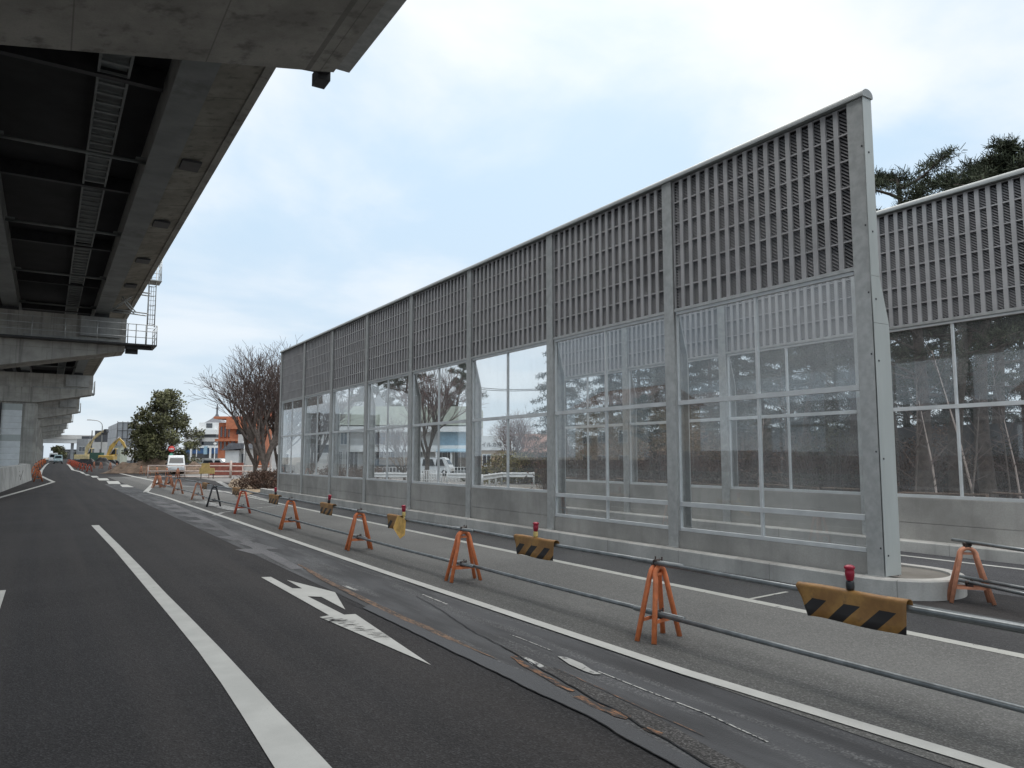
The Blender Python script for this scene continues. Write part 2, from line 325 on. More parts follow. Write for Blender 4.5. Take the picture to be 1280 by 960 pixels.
# ------------------------------------------------------------------ mesh helpers
class MB:
    def __init__(s): s.v = []; s.f = []; s.sm = []
    def add(s, vs, fs, smooth=False):
        n = len(s.v); s.v.extend([tuple(p) for p in vs]); s.f.extend([tuple(i + n for i in f) for f in fs]); s.sm.extend([smooth] * len(fs))
        return s
    def box(s, x0, x1, y0, y1, z0, z1, mx=None):
        vs = [Vector((x, y, z)) for z in (z0, z1) for y in (y0, y1) for x in (x0, x1)]
        if mx: vs = [mx @ p for p in vs]
        return s.add(vs, [(0, 2, 3, 1), (4, 5, 7, 6), (0, 1, 5, 4), (2, 6, 7, 3), (0, 4, 6, 2), (1, 3, 7, 5)])
    def bbox(s, x0, x1, y0, y1, z0, z1, c=0.02):     # box with chamfered vertical and top edges
        pts = [(x0 + c, y0), (x1 - c, y0), (x1, y0 + c), (x1, y1 - c), (x1 - c, y1), (x0 + c, y1), (x0, y1 - c), (x0, y0 + c)]
        cx, cy = (x0 + x1) / 2, (y0 + y1) / 2
        def sh(p): return (p[0] + (c if p[0] < cx else -c) * 0.8, p[1] + (c if p[1] < cy else -c) * 0.8)
        vs = [(p[0], p[1], z0) for p in pts] + [(p[0], p[1], z1 - c) for p in pts] + [(*sh(p), z1) for p in pts]
        fs = [tuple(range(7, -1, -1)), tuple(range(16, 24))]
        for k in (0, 8):
            for i in range(8): fs.append((k + i, k + (i + 1) % 8, k + 8 + (i + 1) % 8, k + 8 + i))
        return s.add(vs, fs)
    def tube(s, pts, r, n=8, cap=True, smooth=True):
        pts = [Vector(p) for p in pts]; m = len(pts)
        rr = r if isinstance(r, (list, tuple)) else [r] * m
        vs = []; a = None
        for i, p in enumerate(pts):
            t = (pts[min(i + 1, m - 1)] - pts[max(i - 1, 0)])
            t = t.normalized() if t.length > 1e-9 else Vector((0, 0, 1))
            if a is None:
                a = t.orthogonal().normalized()
            else:
                a = (a - t * a.dot(t)); a = a.normalized() if a.length > 1e-6 else t.orthogonal().normalized()
            b = t.cross(a)
            for k in range(n):
                an = 2 * PI * k / n; vs.append(p + (a * math.cos(an) + b * math.sin(an)) * rr[i])
        fs = [(i * n + k, i * n + (k + 1) % n, (i + 1) * n + (k + 1) % n, (i + 1) * n + k) for i in range(m - 1) for k in range(n)]
        if cap: fs += [tuple(range(n - 1, -1, -1)), tuple((m - 1) * n + k for k in range(n))]
        return s.add(vs, fs, smooth)
    def prism(s, poly, lo, hi, axis='y', mx=None):   # poly extruded along an axis; poly = (x,z) for y, (y,z) for x, (x,y) for z
        def P(p, t):
            q = {'y': (p[0], t, p[1]), 'x': (t, p[0], p[1]), 'z': (p[0], p[1], t)}[axis]
            return mx @ Vector(q) if mx else q
        n = len(poly); vs = [P(p, lo) for p in poly] + [P(p, hi) for p in poly]
        fs = [tuple(range(n - 1, -1, -1)), tuple(range(n, 2 * n))] + [(i, (i + 1) % n, n + (i + 1) % n, n + i) for i in range(n)]
        return s.add(vs, fs)
    def lathe(s, prof, c=(0, 0, 0), n=14, mx=None):
        vs = []
        for r, z in prof:
            for k in range(n):
                p = Vector((c[0] + r * math.cos(2 * PI * k / n), c[1] + r * math.sin(2 * PI * k / n), c[2] + z)); vs.append(mx @ p if mx else p)
        m = len(prof)
        fs = [(i * n + k, i * n + (k + 1) % n, (i + 1) * n + (k + 1) % n, (i + 1) * n + k) for i in range(m - 1) for k in range(n)]
        fs += [tuple(range(n - 1, -1, -1)), tuple((m - 1) * n + k for k in range(n))]
        return s.add(vs, fs, True)
    def build(s, name, m, parent=None, loc=None, recalc=True):
        me = bpy.data.meshes.new(name); me.from_pydata(s.v, [], s.f)
        me.polygons.foreach_set('use_smooth', s.sm)
        if recalc and len(s.f) < 20000:
            import bmesh
            bm = bmesh.new(); bm.from_mesh(me); bmesh.ops.recalc_face_normals(bm, faces=bm.faces); bm.to_mesh(me); bm.free()
        me.materials.append(M[m] if isinstance(m, str) else m); me.update()
        o = bpy.data.objects.new(name, me); COL.objects.link(o)
        if parent is not None: o.parent = parent
        if loc is not None: o.location = loc
        return o
def tag(o, label=None, cat=None, group=None, kind=None):
    for k, v in (('label', label), ('category', cat), ('group', group), ('kind', kind)):
        if v: o[k] = v
    return o
def thing(name, loc, label, cat, group=None, rz=0.0):
    o = bpy.data.objects.new(name, None); COL.objects.link(o); o.location = loc; o.rotation_euler = (0, 0, rz); o.empty_display_size = 0.2
    return tag(o, label, cat, group)
KIDS = {}
def copy_tree(o, parent=None):
    c = o.copy(); COL.objects.link(c)
    if parent is not None: c.parent = parent
    for ch in [k for k in o.children]: copy_tree(ch, c)
    return c
def structure(name, mb, m): return tag(mb.build(name, m), kind='structure')
def set_mat(root, old, new):
    for ch in root.children_recursive:
        if ch.type == 'MESH':
            for sl in ch.material_slots:
                if sl.material == M[old]: sl.link = 'OBJECT'; sl.material = M[new]

# ------------------------------------------------------------------ ground sheets
def rows(y0, y1):
    out = [y0]; y = y0
    while y < y1 - 0.01:
        y += 4 if -4 <= y < 170 else (12 if y < 300 else 150)
        out.append(min(y, y1))
    return out
def sheet(name, xf, y0, y1, m, lift, nx=1):
    mb = MB(); ys = rows(y0, y1); vs = []; fs = []
    for y in ys:
        a, b = xf(y) if callable(xf) else xf
        for i in range(nx + 1): vs.append((a + (b - a) * i / nx, y, zg(y) + lift))
    w = nx + 1
    for j in range(len(ys) - 1):
        for i in range(nx): fs.append((j * w + i, j * w + i + 1, (j + 1) * w + i + 1, (j + 1) * w + i))
    mb.add(vs, fs); return structure(name, mb, m)
def line(mb, pts, w, lift, step=3.0):
    P = [Vector((p[0], p[1])) for p in pts]; L = []
    for a, b in zip(P[:-1], P[1:]):
        n = max(1, int((b - a).length / step))
        for i in range(n): L.append(a + (b - a) * i / n)
    L.append(P[-1]); ws = w if callable(w) else (lambda t: w)
    vs = []
    for i, p in enumerate(L):
        t = (L[min(i + 1, len(L) - 1)] - L[max(i - 1, 0)]).normalized(); nn = Vector((-t.y, t.x)) * ws(i / max(1, len(L) - 1)) / 2
        for q in (p - nn, p + nn): vs.append((q.x, q.y, zg(q.y) + lift))
    mb.add(vs, [(2 * i, 2 * i + 1, 2 * i + 3, 2 * i + 2) for i in range(len(L) - 1)])
def poly(mb, pts, lift): mb.add([(p[0], p[1], zg(p[1]) + lift) for p in pts], [tuple(range(len(pts)))])

sheet('ground', (-900, 900), -200, 1500, 'ground', 0.0, 6)
sheet('road', (-16, 11.6), -30, 420, 'asphalt', 0.004, 1)
sheet('road_joint', (3.62, 4.98), -20, 60, 'seam', 0.008)
sheet('road_shoulder', (4.9, 8.2), -20, 78, 'shoulder', 0.012)
sheet('asphalt_strip', lambda y: (8.14, 9.85), -20, 62, 'black', 0.010)
sheet('side_road', (11.55, 15.2), -25, 62, 'far_asphalt', 0.006)
sheet('forest_floor', (15.7, 70), -40, 34, 'litter', 0.10)
sheet('car_park', (11.6, 95), 44, 128, 'carpark', 0.012)
mb = MB(); poly(mb, [G(296, 622), G(346, 612), G(352, 603), G(335, 594), G(290, 600), G(285, 607)], 0.05); structure('verge', mb, 'drygrass')

# painted markings
mb = MB(); line(mb, [(5.25, -6), (5.12, 2.6), (4.97, 5), (4.92, 12), (4.97, 26), (4.98, 40), (4.78, 46)], 0.15, 0.020); structure('edge_line', mb, 'paint')
mb = MB(); k = [G(182, 615.7), G(195, 601.6), G(150, 592)]; line(mb, k, 0.28, 0.020); structure('edge_line', mb, 'paint')
mb = MB(); line(mb, [(8.15, -6), (8.15, 12), (8.3, 30), (8.55, 46)], 0.17, 0.016); structure('outer_line', mb, 'paint_edge')
mb = MB()
LL = [(114, 657), (141.7, 686.7), (166.7, 716.7), (191.7, 746.7), (216.7, 776.7), (248, 815.6), (276.3, 855), (300.6, 892.5), (321.3, 926), (342, 959.6)]
LR = [(123.5, 656.8), (150.5, 683), (180, 713), (206.7, 741.7), (235, 770), (276, 812), (313, 852), (346, 889), (378, 922), (413, 959.6)]
a_ = [G(*p) for p in LL] + [Vector((1.27, 3.0, 0))]; b_ = [G(*p) for p in LR] + [Vector((1.62, 3.0, 0))]
mb.add([(p.x, p.y, .010) for p in a_ + b_], [(k, k + 1, 12 + k, 11 + k) for k in range(10)]); structure('lane_line', mb, 'paint')
mb = MB(); line(mb, [(-0.50, 13.3), (-0.52, 6)], 0.22, 0.010); structure('lane_line', mb, 'paint')
mb = MB(); line(mb, [(-3.2, 22), (-1.75, 43.4), (0.62, 66.9)], 0.22, 0.010); line(mb, [(0.62, 66.9), G(50, 594.5)[:2], G(52, 588)[:2], G(62, 578)[:2]], 0.26, 0.010); structure('edge_line', mb, 'paint')
mb = MB(); line(mb, [G(84, 580)[:2], G(91, 587.5)[:2], G(103, 590.5)[:2]], 0.3, 0.010); structure('edge_line', mb, 'paint')
for (u0, u1, v0, v1) in ((100, 107, 590.5, 592.3), (105, 113, 593, 594.3), (113, 124, 595, 597), (121, 137, 598, 600.6), (133, 151, 601.5, 605), (150, 168, 606, 609)):
    mb = MB(); poly(mb, [G(u0, v0), G(u0 + 3, v1), G(u1, v1), G(u1 - 3, v0)], 0.010); structure('lane_dash', mb, 'paint')
mb = MB()
ap = [G(*q) for q in ((326.4, 722.3), (338.6, 722), (365, 736.2), (377.6, 736.6), (358.5, 725.8), (418.8, 741.2), (431.6, 763), (401.6, 747.1), (384.3, 746.3), (430, 769.5), (444.2, 768.7), (539.3, 833), (399.5, 772.5), (411.3, 770.3))]
for tri in ((0, 1, 8, 9, 13), (1, 2, 8), (2, 3, 5, 7, 8), (3, 4, 5), (5, 6, 7), (13, 9, 12), (9, 10, 11), (9, 11, 12)): poly(mb, [ap[t] for t in tri], 0.012)
structure('road_arrow', mb, 'paint')
mb = MB()                           # bare patches scraped through the arrow head
wr_ = random.Random(8)
for k in range(46):
    t = wr_.random() ** 1.3; u = 404 + t * 78 + wr_.uniform(-4, 4); v = 774.5 + t * 25 + wr_.uniform(-2, 3.5); a = G(u, v); L = wr_.uniform(.04, .17); w = wr_.uniform(.006, .02) * (1.3 - t)
    poly(mb, [(a.x, a.y), (a.x + w, a.y - w), (a.x + L + w, a.y - L * .25), (a.x + L, a.y - L * .22 + w)], 0.0155)
structure('paint_wear', mb, 'asphalt')
mb = MB()
line(mb, [G(250, 627.5), G(295, 638)], 0.55, 0.018); line(mb, [G(268, 645), G(279, 641), G(295, 639)], 0.16, 0.0195)
line(mb, [G(222, 629), G(250, 627)], 0.18, 0.018); line(mb, [G(229, 608), G(246, 609)], 0.5, 0.018); line(mb, [G(259, 612.5), G(284, 615.5)], 0.5, 0.018)
line(mb, [G(273, 602), G(288, 610)], 0.4, 0.022); line(mb, [G(291, 614), G(336, 626)], 0.2, 0.022); line(mb, [G(282, 629), G(340, 630)], 0.16, 0.0195)
line(mb, [G(318, 636), G(352, 632)], 0.14, 0.0195)
structure('worn_line', mb, 'paint_faded')
mb = MB(); line(mb, [(14.38, -20), (14.38, 60)], 0.13, 0.012); structure('side_line', mb, 'paint')
mb = MB(); line(mb, [G(938, 750), G(984, 741)], 0.06, 0.016); structure('strip_line', mb, 'paint_edge')
mb = MB()
pass
poly(mb, [G(648, 822), G(660, 824), G(684, 836), G(672, 836)], 0.014)
line(mb, [G(636, 794), G(650, 799), G(690, 815)], 0.012, 0.014, 0.2); line(mb, [G(748, 841), G(800, 862), G(880, 893), G(960, 930)], 0.016, 0.014, 0.2)
line(mb, [G(528, 744), G(560, 757)], 0.03, 0.014, .3); line(mb, [G(430, 733), G(446, 739)], 0.06, 0.014, .3)
structure('scraped_line', mb, 'paint_scrap')
mb = MB(); poly(mb, [G(697, 822.5), G(709, 824), G(728, 832), G(740, 840), G(752, 845), G(743, 845.5), G(731, 841.5), G(712, 833)], 0.0185); structure('old_marking', mb, 'paint_faded2')
mb = MB()
for (a, b) in (((190, 627), (199, 630)), ((198, 632), (210, 635)), ((210, 637), (222, 640.5)), ((223, 643.5), (238, 647)), ((236, 651), (254, 655)), ((255, 660), (274, 664)), ((276, 671), (293, 677)), ((303, 679), (325, 688)), ((300, 687), (318, 694))):
    p = G(*a); q = G(*b); w = 0.34 * random.Random(a[0]).uniform(.8, 1.2)
    poly(mb, [(p.x - .1, p.y), (p.x + w, p.y - .1), (q.x + w + .1, q.y), (q.x, q.y + .15)], 0.012)
line(mb, [G(216, 631), G(262, 652), G(330, 690), G(372, 712)], 0.22, 0.0135)
structure('asphalt_patch', mb, 'patch')

def wavy(pts, amp, seed):            # break up a traced line
    r = random.Random(seed); P = [G(*p) for p in pts]; out = []
    for a, b in zip(P[:-1], P[1:]):
        n = max(2, int((b - a).length / .12))
        for k in range(n): out.append(a.lerp(b, k / n) + Vector((r.uniform(-amp, amp), 0, 0)))
    out.append(P[-1]); return [(p.x, p.y) for p in out]
low = [(430, 752), (453, 761), (505, 786), (557, 812), (620, 842), (665, 865), (735, 897), (785, 927), (850, 962), (930, 1005), (1010, 1050)]
rustl = [(372, 706), (380, 710), (410, 728), (461, 753), (502, 773), (522, 781), (563, 800), (622, 826)]
crk = [(520, 747), (545, 760), (575, 780), (597, 794), (625, 808), (650, 822), (680, 840), (710, 857), (740, 875), (775, 892), (800, 910), (835, 927), (880, 955), (930, 985)]
mb = MB(); up_ = [(470, 753), (522, 781), (563, 801), (622, 828), (668, 846), (715, 872), (780, 905), (850, 944), (935, 985), (1020, 1030)]
A = [G(*p) for p in low[1:]]; B_ = [G(*p) for p in up_]
mb.add([(p.x, p.y, .0125) for p in A + B_], [(k, k + 1, 11 + k, 10 + k) for k in range(9)]); structure('sealed_strip', mb, 'sealed')
mb = MB(); A = [G(*p) for p in crk[4:]]; B_ = [G(u, v) for u, v in ((705, 843), (724, 852), (745, 862), (770, 874), (800, 889), (830, 903), (858, 920), (893, 940), (940, 965), (990, 992))]
mb.add([(p.x, p.y, .0125) for p in A + B_], [(k, k + 1, 11 + k, 10 + k) for k in range(9)]); structure('gritty_strip', mb, 'gritty')
mb = MB(); line(mb, wavy(rustl, .006, 1), lambda t: .095 * min(1, (1 - t) * 5 + .05) * min(1, t * 6 + .2), .014, .1); structure('rust_stain', mb, 'rust')
mb = MB(); line(mb, wavy([(640, 822), (668, 840), (700, 858), (716, 866)], .012, 2), .06, .0140, .1); line(mb, wavy([(722, 872), (745, 884), (765, 892), (786, 899)], .02, 3), .09, .0140, .1); line(mb, wavy([(808, 912), (826, 920)], .015, 4), .06, .014, .1)
line(mb, wavy([(692, 836), (745, 860), (800, 886), (880, 922)], .004, 9), .010, .0150, .1); structure('rust_stain', mb, 'rust_orange')
mb = MB(); line(mb, wavy(crk, .008, 5), lambda t: .009 + .008 * t, .0165, .1); line(mb, wavy(low, .008, 6), lambda t: .007 + .004 * t, .0165, .1); structure('road_crack', mb, 'crack')

# ------------------------------------------------------------------ noise barriers
HB = 7.25
def louvre(root, y0, y1, z0, z1, cols, nrow=6):
    b = MB(); b.box(0.125, 0.138, y0, y1, z0, z1)
    for ya, yb, za, zb in ((y0, y0 + .02, z0, z1), (y1 - .02, y1, z0, z1), (y0 + .021, y1 - .021, z0, z0 + .02), (y0 + .021, y1 - .021, z1 - .02, z1)): b.box(0.075, 0.1245, ya, yb, za, zb)
    p = b.build('louvre_panel', 'cell', root)
    sl = MB(); k = .78; ya, yb, za, zb = y0 + .024, y1 - .024, z0 + .024, z1 - .06; q = math.hypot(1, k); ny, nz_ = -k / q, 1 / q      # slanted blades, front edge low
    t = za - k * yb
    while t < zb - k * ya:
        a = max(ya, (za - t) / k); c = min(yb, (zb - t) / k)
        if c - a > .02:
            vs = []
            for yy_ in (a, c):
                zz_ = t + k * yy_
                for x_, s_ in ((.076, 0), (.112, .030), (.1135, .0285), (.0775, -.0015)): vs.append((x_, max(y0 + .022, min(y1 - .022, yy_ + ny * s_)), max(z0 + .022, min(z1 - .022, zz_ + nz_ * s_))))
            sl.add(vs, [(0, 1, 5, 4), (3, 7, 6, 2), (0, 4, 7, 3), (1, 2, 6, 5), (0, 3, 2, 1), (4, 5, 6, 7)])
        t += 0.056
    sl.build('louvre_blades', 'blade', p)
    r = MB(); n = cols; pitch = (y1 - y0) / n
    for i in range(n + 1):
        yc = y0 + i * pitch; w = 0.041 if 0 < i < n else 0.03
        ya, yb = max(y0, yc - w), min(y1, yc + w)
        r.prism([(ya, z0), (yb, z0), (yb, z1), (ya, z1)], 0.038, 0.074, 'x')
    h = (z1 - z0) / nrow
    for j in range(nrow + 1):
        zc = z0 + j * h; za, zb = max(z0, zc - 0.012), min(z1, zc + 0.012)
        for i in range(n):
            ya = y0 + i * pitch + (0.041 if i else 0.03) + .001; yb = y0 + (i + 1) * pitch - (0.041 if i < n - 1 else 0.03) - .001
            r.box(0.045, 0.074, ya, yb, za, zb)
    r.build('rib_grid', 'rib', p)
    f = MB(); f.box(0.02, 0.14, y0, y1, z0 - 0.055, z0 - 0.002); f.build('bottom_rail', 'galv', root)
def glazing(root, y0, y1, zs, z_top):
    f = MB(); ym = (y0 + y1) / 2; e = 0.03
    zz = zs + [z_top]
    f.box(0.05, 0.11, y0, y0 + e, zs[0], z_top); f.box(0.05, 0.11, y1 - e, y1, zs[0], z_top)
    for i, z in enumerate(zz):
        a, b = (z, z + 0.06) if i == 0 else ((z - 0.05, z) if i == len(zz) - 1 else (z - 0.04, z + 0.04))
        f.box(0.04, 0.12, y0 + e + .001, y1 - e - .001, a, b)
    spans = []
    for i in range(len(zz) - 1):
        lo = zz[i] + (0.06 if i == 0 else 0.04); hi = zz[i + 1] - (0.05 if i == len(zz) - 2 else 0.04)
        f.box(0.052, 0.108, ym - 0.022, ym + 0.022, lo + .001, hi - .001); spans.append((lo, hi))
    fr = f.build('glazing_frame', 'alu', root)
    for lo, hi in spans:
        for a, b in ((y0 + e, ym - 0.022), (ym + 0.022, y1 - e)):
            g = MB(); g.box(0.076, 0.084, a + .001, b - .001, lo + .001, hi - .001); g.build('glass_pane', 'glass', fr)
def post(root, y, ztop, z0):
    p = MB(); w = 0.125
    p.box(0.0, 0.022, y - w, y + w, z0, ztop)
    p.prism([(0.0225, z0), (0.34, z0), (0.34, 3.85), (0.16, 4.55), (0.16, ztop), (0.0225, ztop)], y - 0.012, y + 0.012, 'y')
    p.prism([(0.3402, z0), (0.362, z0), (0.362, 3.86), (0.182, 4.56), (0.182, ztop), (0.1602, ztop), (0.1602, 4.55), (0.3402, 3.85)], y - w, y + w, 'y')
    for zb in (z0 + 0.01,): p.box(-0.05, -0.001, y - w - .02, y + w + .02, z0, z0 + 0.02)
    p.build('post', 'galv', root)
def barrier(root, ys, low_glass, z0=0.26, cols=17):
    for y in ys: post(root, y, HB, z0)
    for i, (a, b) in enumerate(zip(ys[:-1], ys[1:])):
        y0, y1 = a + 0.127, b - 0.127
        louvre(root, y0, y1, 4.74, HB - 0.02, cols)
        if i in low_glass:
            glazing(root, y0, y1, [0.58, 1.07, 2.95], 4.68)
            c = MB(); c.box(0.03, 0.15, y0, y1, z0 - .02, 0.575); c.build('concrete_panel', 'concrete_wall', root)
        else:
            glazing(root, y0, y1, [1.10, 2.95], 4.68)
            for za, zb in ((z0 - .02, 0.572), (0.580, 1.095)):
                c = MB(); c.bbox(0.03, 0.15, y0, y1, za, zb, 0.008); c.build('concrete_panel', 'concrete_wall', root)
    c = MB(); ring = [(0.08 + 0.13 * math.cos(t), HB + 0.03 + 0.10 * math.sin(t)) for t in [PI * k / 10 for k in range(11)]] + [(-0.05, HB + 0.002), (0.21, HB + 0.002)]
    c.prism(ring, ys[0] - 0.17, ys[-1] + 0.17, 'y'); c.build('cap_rail', 'cap_grey', root)

nb = thing('noise_barrier', (10.0, 6.35, 0), 'long grey roadside noise barrier with louvred top and glass panes on the rounded kerb island', 'noise barrier')
barrier(nb, [4.0 * i for i in range(9)], (0, 1))
c = MB()       # folded cover plate on the near end, bent towards the back at mid height
for za, zb, xa, xb, xc, xd in ((0.28, 3.86, 0.0, 0.37, 0.0, 0.37), (3.865, 4.55, 0.0, 0.37, -0.02, 0.19), (4.555, 7.26, -0.02, 0.19, -0.02, 0.19)):
    for y0, y1 in ((-0.150, -0.142),): c.add([(xa, y0, za), (xb, y0, za), (xd, y0, zb), (xc, y0, zb), (xa, y1, za), (xb, y1, za), (xd, y1, zb), (xc, y1, zb)], [(0, 1, 2, 3), (7, 6, 5, 4), (0, 4, 5, 1), (1, 5, 6, 2), (2, 6, 7, 3), (3, 7, 4, 0)])
c.build('end_cover', 'galv_light', nb)
c = MB()
for z in (0.55, 1.9, 3.3, 4.2, 5.2, 6.4): c.box(0.06, 0.085, -0.156, -0.1505, z, z + 0.025); c.box(-0.006, -0.0005, -0.10, -0.08, z + .1, z + 0.125)
c.build('bolt', 'dark_steel', nb)

nb2 = thing('noise_barrier', (15.35, -2.1, 0), 'second noise barrier standing farther back across the side road in front of the pines', 'noise barrier')
barrier(nb2, [4.0 * i for i in range(7)], (), 0.20, 18)

# kerbs of the two barriers
def island():
    X0, X1, yc, ye = 9.78, 11.60, 6.5, 41.0; xc = (X0 + X1) / 2; r = (X1 - X0) / 2; w = 0.19; h = 0.27
    out = [(X0, ye)] + [(xc - r * math.cos(PI * k / 18), yc - r * math.sin(PI * k / 18)) for k in range(19)] + [(X1, ye)]
    inn = [(X0 + w, ye)] + [(xc - (r - w) * math.cos(PI * k / 18), yc - (r - w) * math.sin(PI * k / 18)) for k in range(19)] + [(X1 - w, ye)]
    bev = [(X0 + .02, ye)] + [(xc - (r - .02) * math.cos(PI * k / 18), yc - (r - .02) * math.sin(PI * k / 18)) for k in range(19)] + [(X1 - .02, ye)]
    n = len(out); mb = MB()
    vs = [(x, y, 0) for x, y in out] + [(x, y, h - 0.02) for x, y in out] + [(x, y, h) for x, y in bev] + [(x, y, h) for x, y in inn] + [(x, y, 0.1) for x, y in inn]
    fs = []
    for L in range(4):
        for i in range(n - 1): fs.append((L * n + i, L * n + i + 1, (L + 1) * n + i + 1, (L + 1) * n + i))
    mb.add(vs, fs)
    root = thing('kerb_island', (0, 0, 0), 'round ended pale concrete kerb island carrying the long noise barrier', 'kerb')
    mb.build('kerb_stone', 'kerb', root)
    g = MB(); g.add([(x, y, h - 0.03) for x, y in inn], [tuple(range(n))]); g.build('gravel_fill', 'ground', root)
island()
mb = MB(); mb.bbox(15.05, 15.75, -25, 26, 0, 0.23, 0.02); tag(mb.build('kerb', 'kerb'), 'straight concrete kerb under the farther noise barrier beside the side road', 'kerb')

# ------------------------------------------------------------------ sawhorses, pipes, boards, lamps
def hoop(yf, yt, sx=0.25, top=0.76):
    pts = []
    for s in (-1,):
        pts += [(-sx, yf, 0.0), (-sx * 0.40, yf + (yt - yf) * 0.82, top * 0.82)]
    for k in range(1, 8):
        a = PI - PI * k / 8; pts.append((0.40 * sx * math.cos(a), yt, top * 0.84 + top * 0.15 * math.sin(a)))
    pts += [(sx * 0.40, yf + (yt - yf) * 0.82, top * 0.82), (sx, yf, 0.0)]
    return MB().tube(pts, 0.028, 10)
def make_sawhorse():
    r = thing('sawhorse', (0, 0, 0), 'x', 'sawhorse')
    hoop(-0.105, -0.028).build('hoop', 'orange', r); hoop(0.105, 0.028).build('hoop', 'orange', r)
    for s in (-1, 1):
        b = MB(); b.box(-0.182, 0.182, s * 0.086 - 0.006, s * 0.086 + 0.006, 0.19, 0.225); b.build('crossbar', 'orange', r)
    b = MB(); b.box(-0.06, 0.06, -0.022, 0.022, 0.66, 0.69); b.build('link_plate', 'orange', r)
    for z in (0.25, 0.785):
        c = MB(); c.box(-0.035, 0.035, -0.05, 0.05, z - 0.035, z + 0.005); c.tube([(-.05, 0, z + .02), (.05, 0, z + .02)], 0.028, 8); c.tube([(0.03, -.04, z), (0.03, -.04, z + .07)], 0.009, 6); c.tube([(0.03, .04, z), (0.03, .04, z + .07)], 0.009, 6)
        c.build('pipe_clamp', 'clamp', r)
    return r
SAW = make_sawhorse(); used = [False]
ORD = ['nearest', 'second', 'third', 'fourth', 'fifth', 'sixth', 'seventh', 'eighth', 'ninth', 'tenth', 'eleventh', 'twelfth', 'thirteenth', 'fourteenth', 'fifteenth', 'sixteenth']
def sawhorse(x, y, rz, label, group, colour=None, s=1.0):
    o = SAW if not used[0] else copy_tree(SAW); used[0] = True
    o.location = (x, y, zg(y) + 0.012); o.rotation_euler = (0, 0, rz); o.scale = (1, 1, s); o['label'] = label; o['group'] = group
    if colour: set_mat(o, 'orange', colour)
    return o
copies = []
XL = 5.65
row = [(6.1, 'orange', 'orange'), (10.5, 'orange', 'orange'), (15.1, 'orange', 'orange'), (20.3, 'orange', 'orange'), (26.7, 'redorange', 'red and black'), (31.0, 'blackpaint', 'black'), (36.5, 'pink', 'faded orange'), (42.5, 'pink', 'faded orange')]
rnd = random.Random(4)
rowobj = []
for i, (y, colr, word) in enumerate(row):
    xs = XL + (0.15 if i == 4 else 0.3 if i > 5 else 0)
    rowobj.append((xs, y, colr, '%s sawhorse holding two pipes, %s from the camera along the white edge line' % (word, ORD[i])))
G_MAIN = 'sawhorses in line along the right edge line'
# first sawhorse uses the prototype last so that copies are clean
def place_main():
    for (x, y, colr, lab) in rowobj[1:]:
        o = copy_tree(SAW); o.location = (x, y, 0.012); o.rotation_euler = (0, 0, rnd.uniform(-.12, .12)); o['label'] = lab; o['group'] = G_MAIN
        if colr != 'orange': set_mat(o, 'orange', colr)
place_main()
# cluster at the zigzag
cl = [(-.5, -1.2), (.2, -1.0), (-.3, -.1), (.45, .3), (-.1, 1.1), (.6, 1.6)]
cc = G(203, 609)
words = ['front left', 'front right', 'middle left', 'middle right', 'rear left', 'rear right']
for (dx, dy), w in zip(cl, words):
    o = copy_tree(SAW); o.location = (cc.x + dx, cc.y + dy, zg(cc.y)); o.rotation_euler = (0, 0, rnd.uniform(-.5, .5)); o['label'] = 'faded orange sawhorse bunched with others behind the zigzag line, %s of the bunch' % w; o['group'] = 'sawhorses bunched at the zigzag line'
    set_mat(o, 'orange', 'pink')
# long far rows
def row_along(pts, n, fmt, group, colr, rz):
    P = [Vector(p) for p in pts]; L = [(b - a).length for a, b in zip(P[:-1], P[1:])]; T = sum(L)
    for i in range(n):
        t = T * i / (n - 1); k = 0
        while k < len(L) - 1 and t > L[k]: t -= L[k]; k += 1
        p = P[k].lerp(P[k + 1], min(1, t / L[k]))
        o = copy_tree(SAW); o.location = (p.x + rnd.uniform(-.1, .1), p.y, zg(p.y)); o.rotation_euler = (0, 0, rz + rnd.uniform(-.2, .2)); o.scale = (1.15, 1.15, 1.12)
        o['label'] = fmt % (ORD[i] if i else 'nearest'); o['group'] = group
        set_mat(o, 'orange', colr)
row_along([G(49, 602).to_tuple(), G(41, 595).to_tuple(), G(43, 589).to_tuple(), G(50, 583).to_tuple(), G(56, 578).to_tuple()], 16, 'bright orange sawhorse at the end of the white concrete wall, %s in the left row', 'sawhorses along the left lane edge', 'orange', 0.3)
row_along([G(112, 590).to_tuple(), G(98, 586).to_tuple(), G(86, 580).to_tuple()], 14, 'red orange sawhorse beside the excavators, %s in the row along the far lane', 'red sawhorses along the far lane', 'redorange', 0.3)
row_along([G(222, 598).to_tuple(), G(186, 594.5).to_tuple(), G(150, 588).to_tuple(), G(118, 585.5).to_tuple()], 13, 'faded orange sawhorse in front of the soil mound, %s from the white van', 'sawhorses in front of the soil mound', 'pink', 1.3)
SAW.location = (rowobj[0][0], rowobj[0][1], 0.012); SAW['label'] = rowobj[0][3]; SAW['group'] = G_MAIN; SAW.rotation_euler = (0, 0, 0.25)
sr = copy_tree(SAW); sr.location = (10.56, 5.38, 0.008); sr.scale = (1, 1, .95); sr.rotation_euler = (0, 0, -0.86); sr['label'] = 'dull orange sawhorse standing in front of the rounded nose of the kerb island'; sr['group'] = 'sawhorses'
set_mat(sr, 'orange', 'pink')

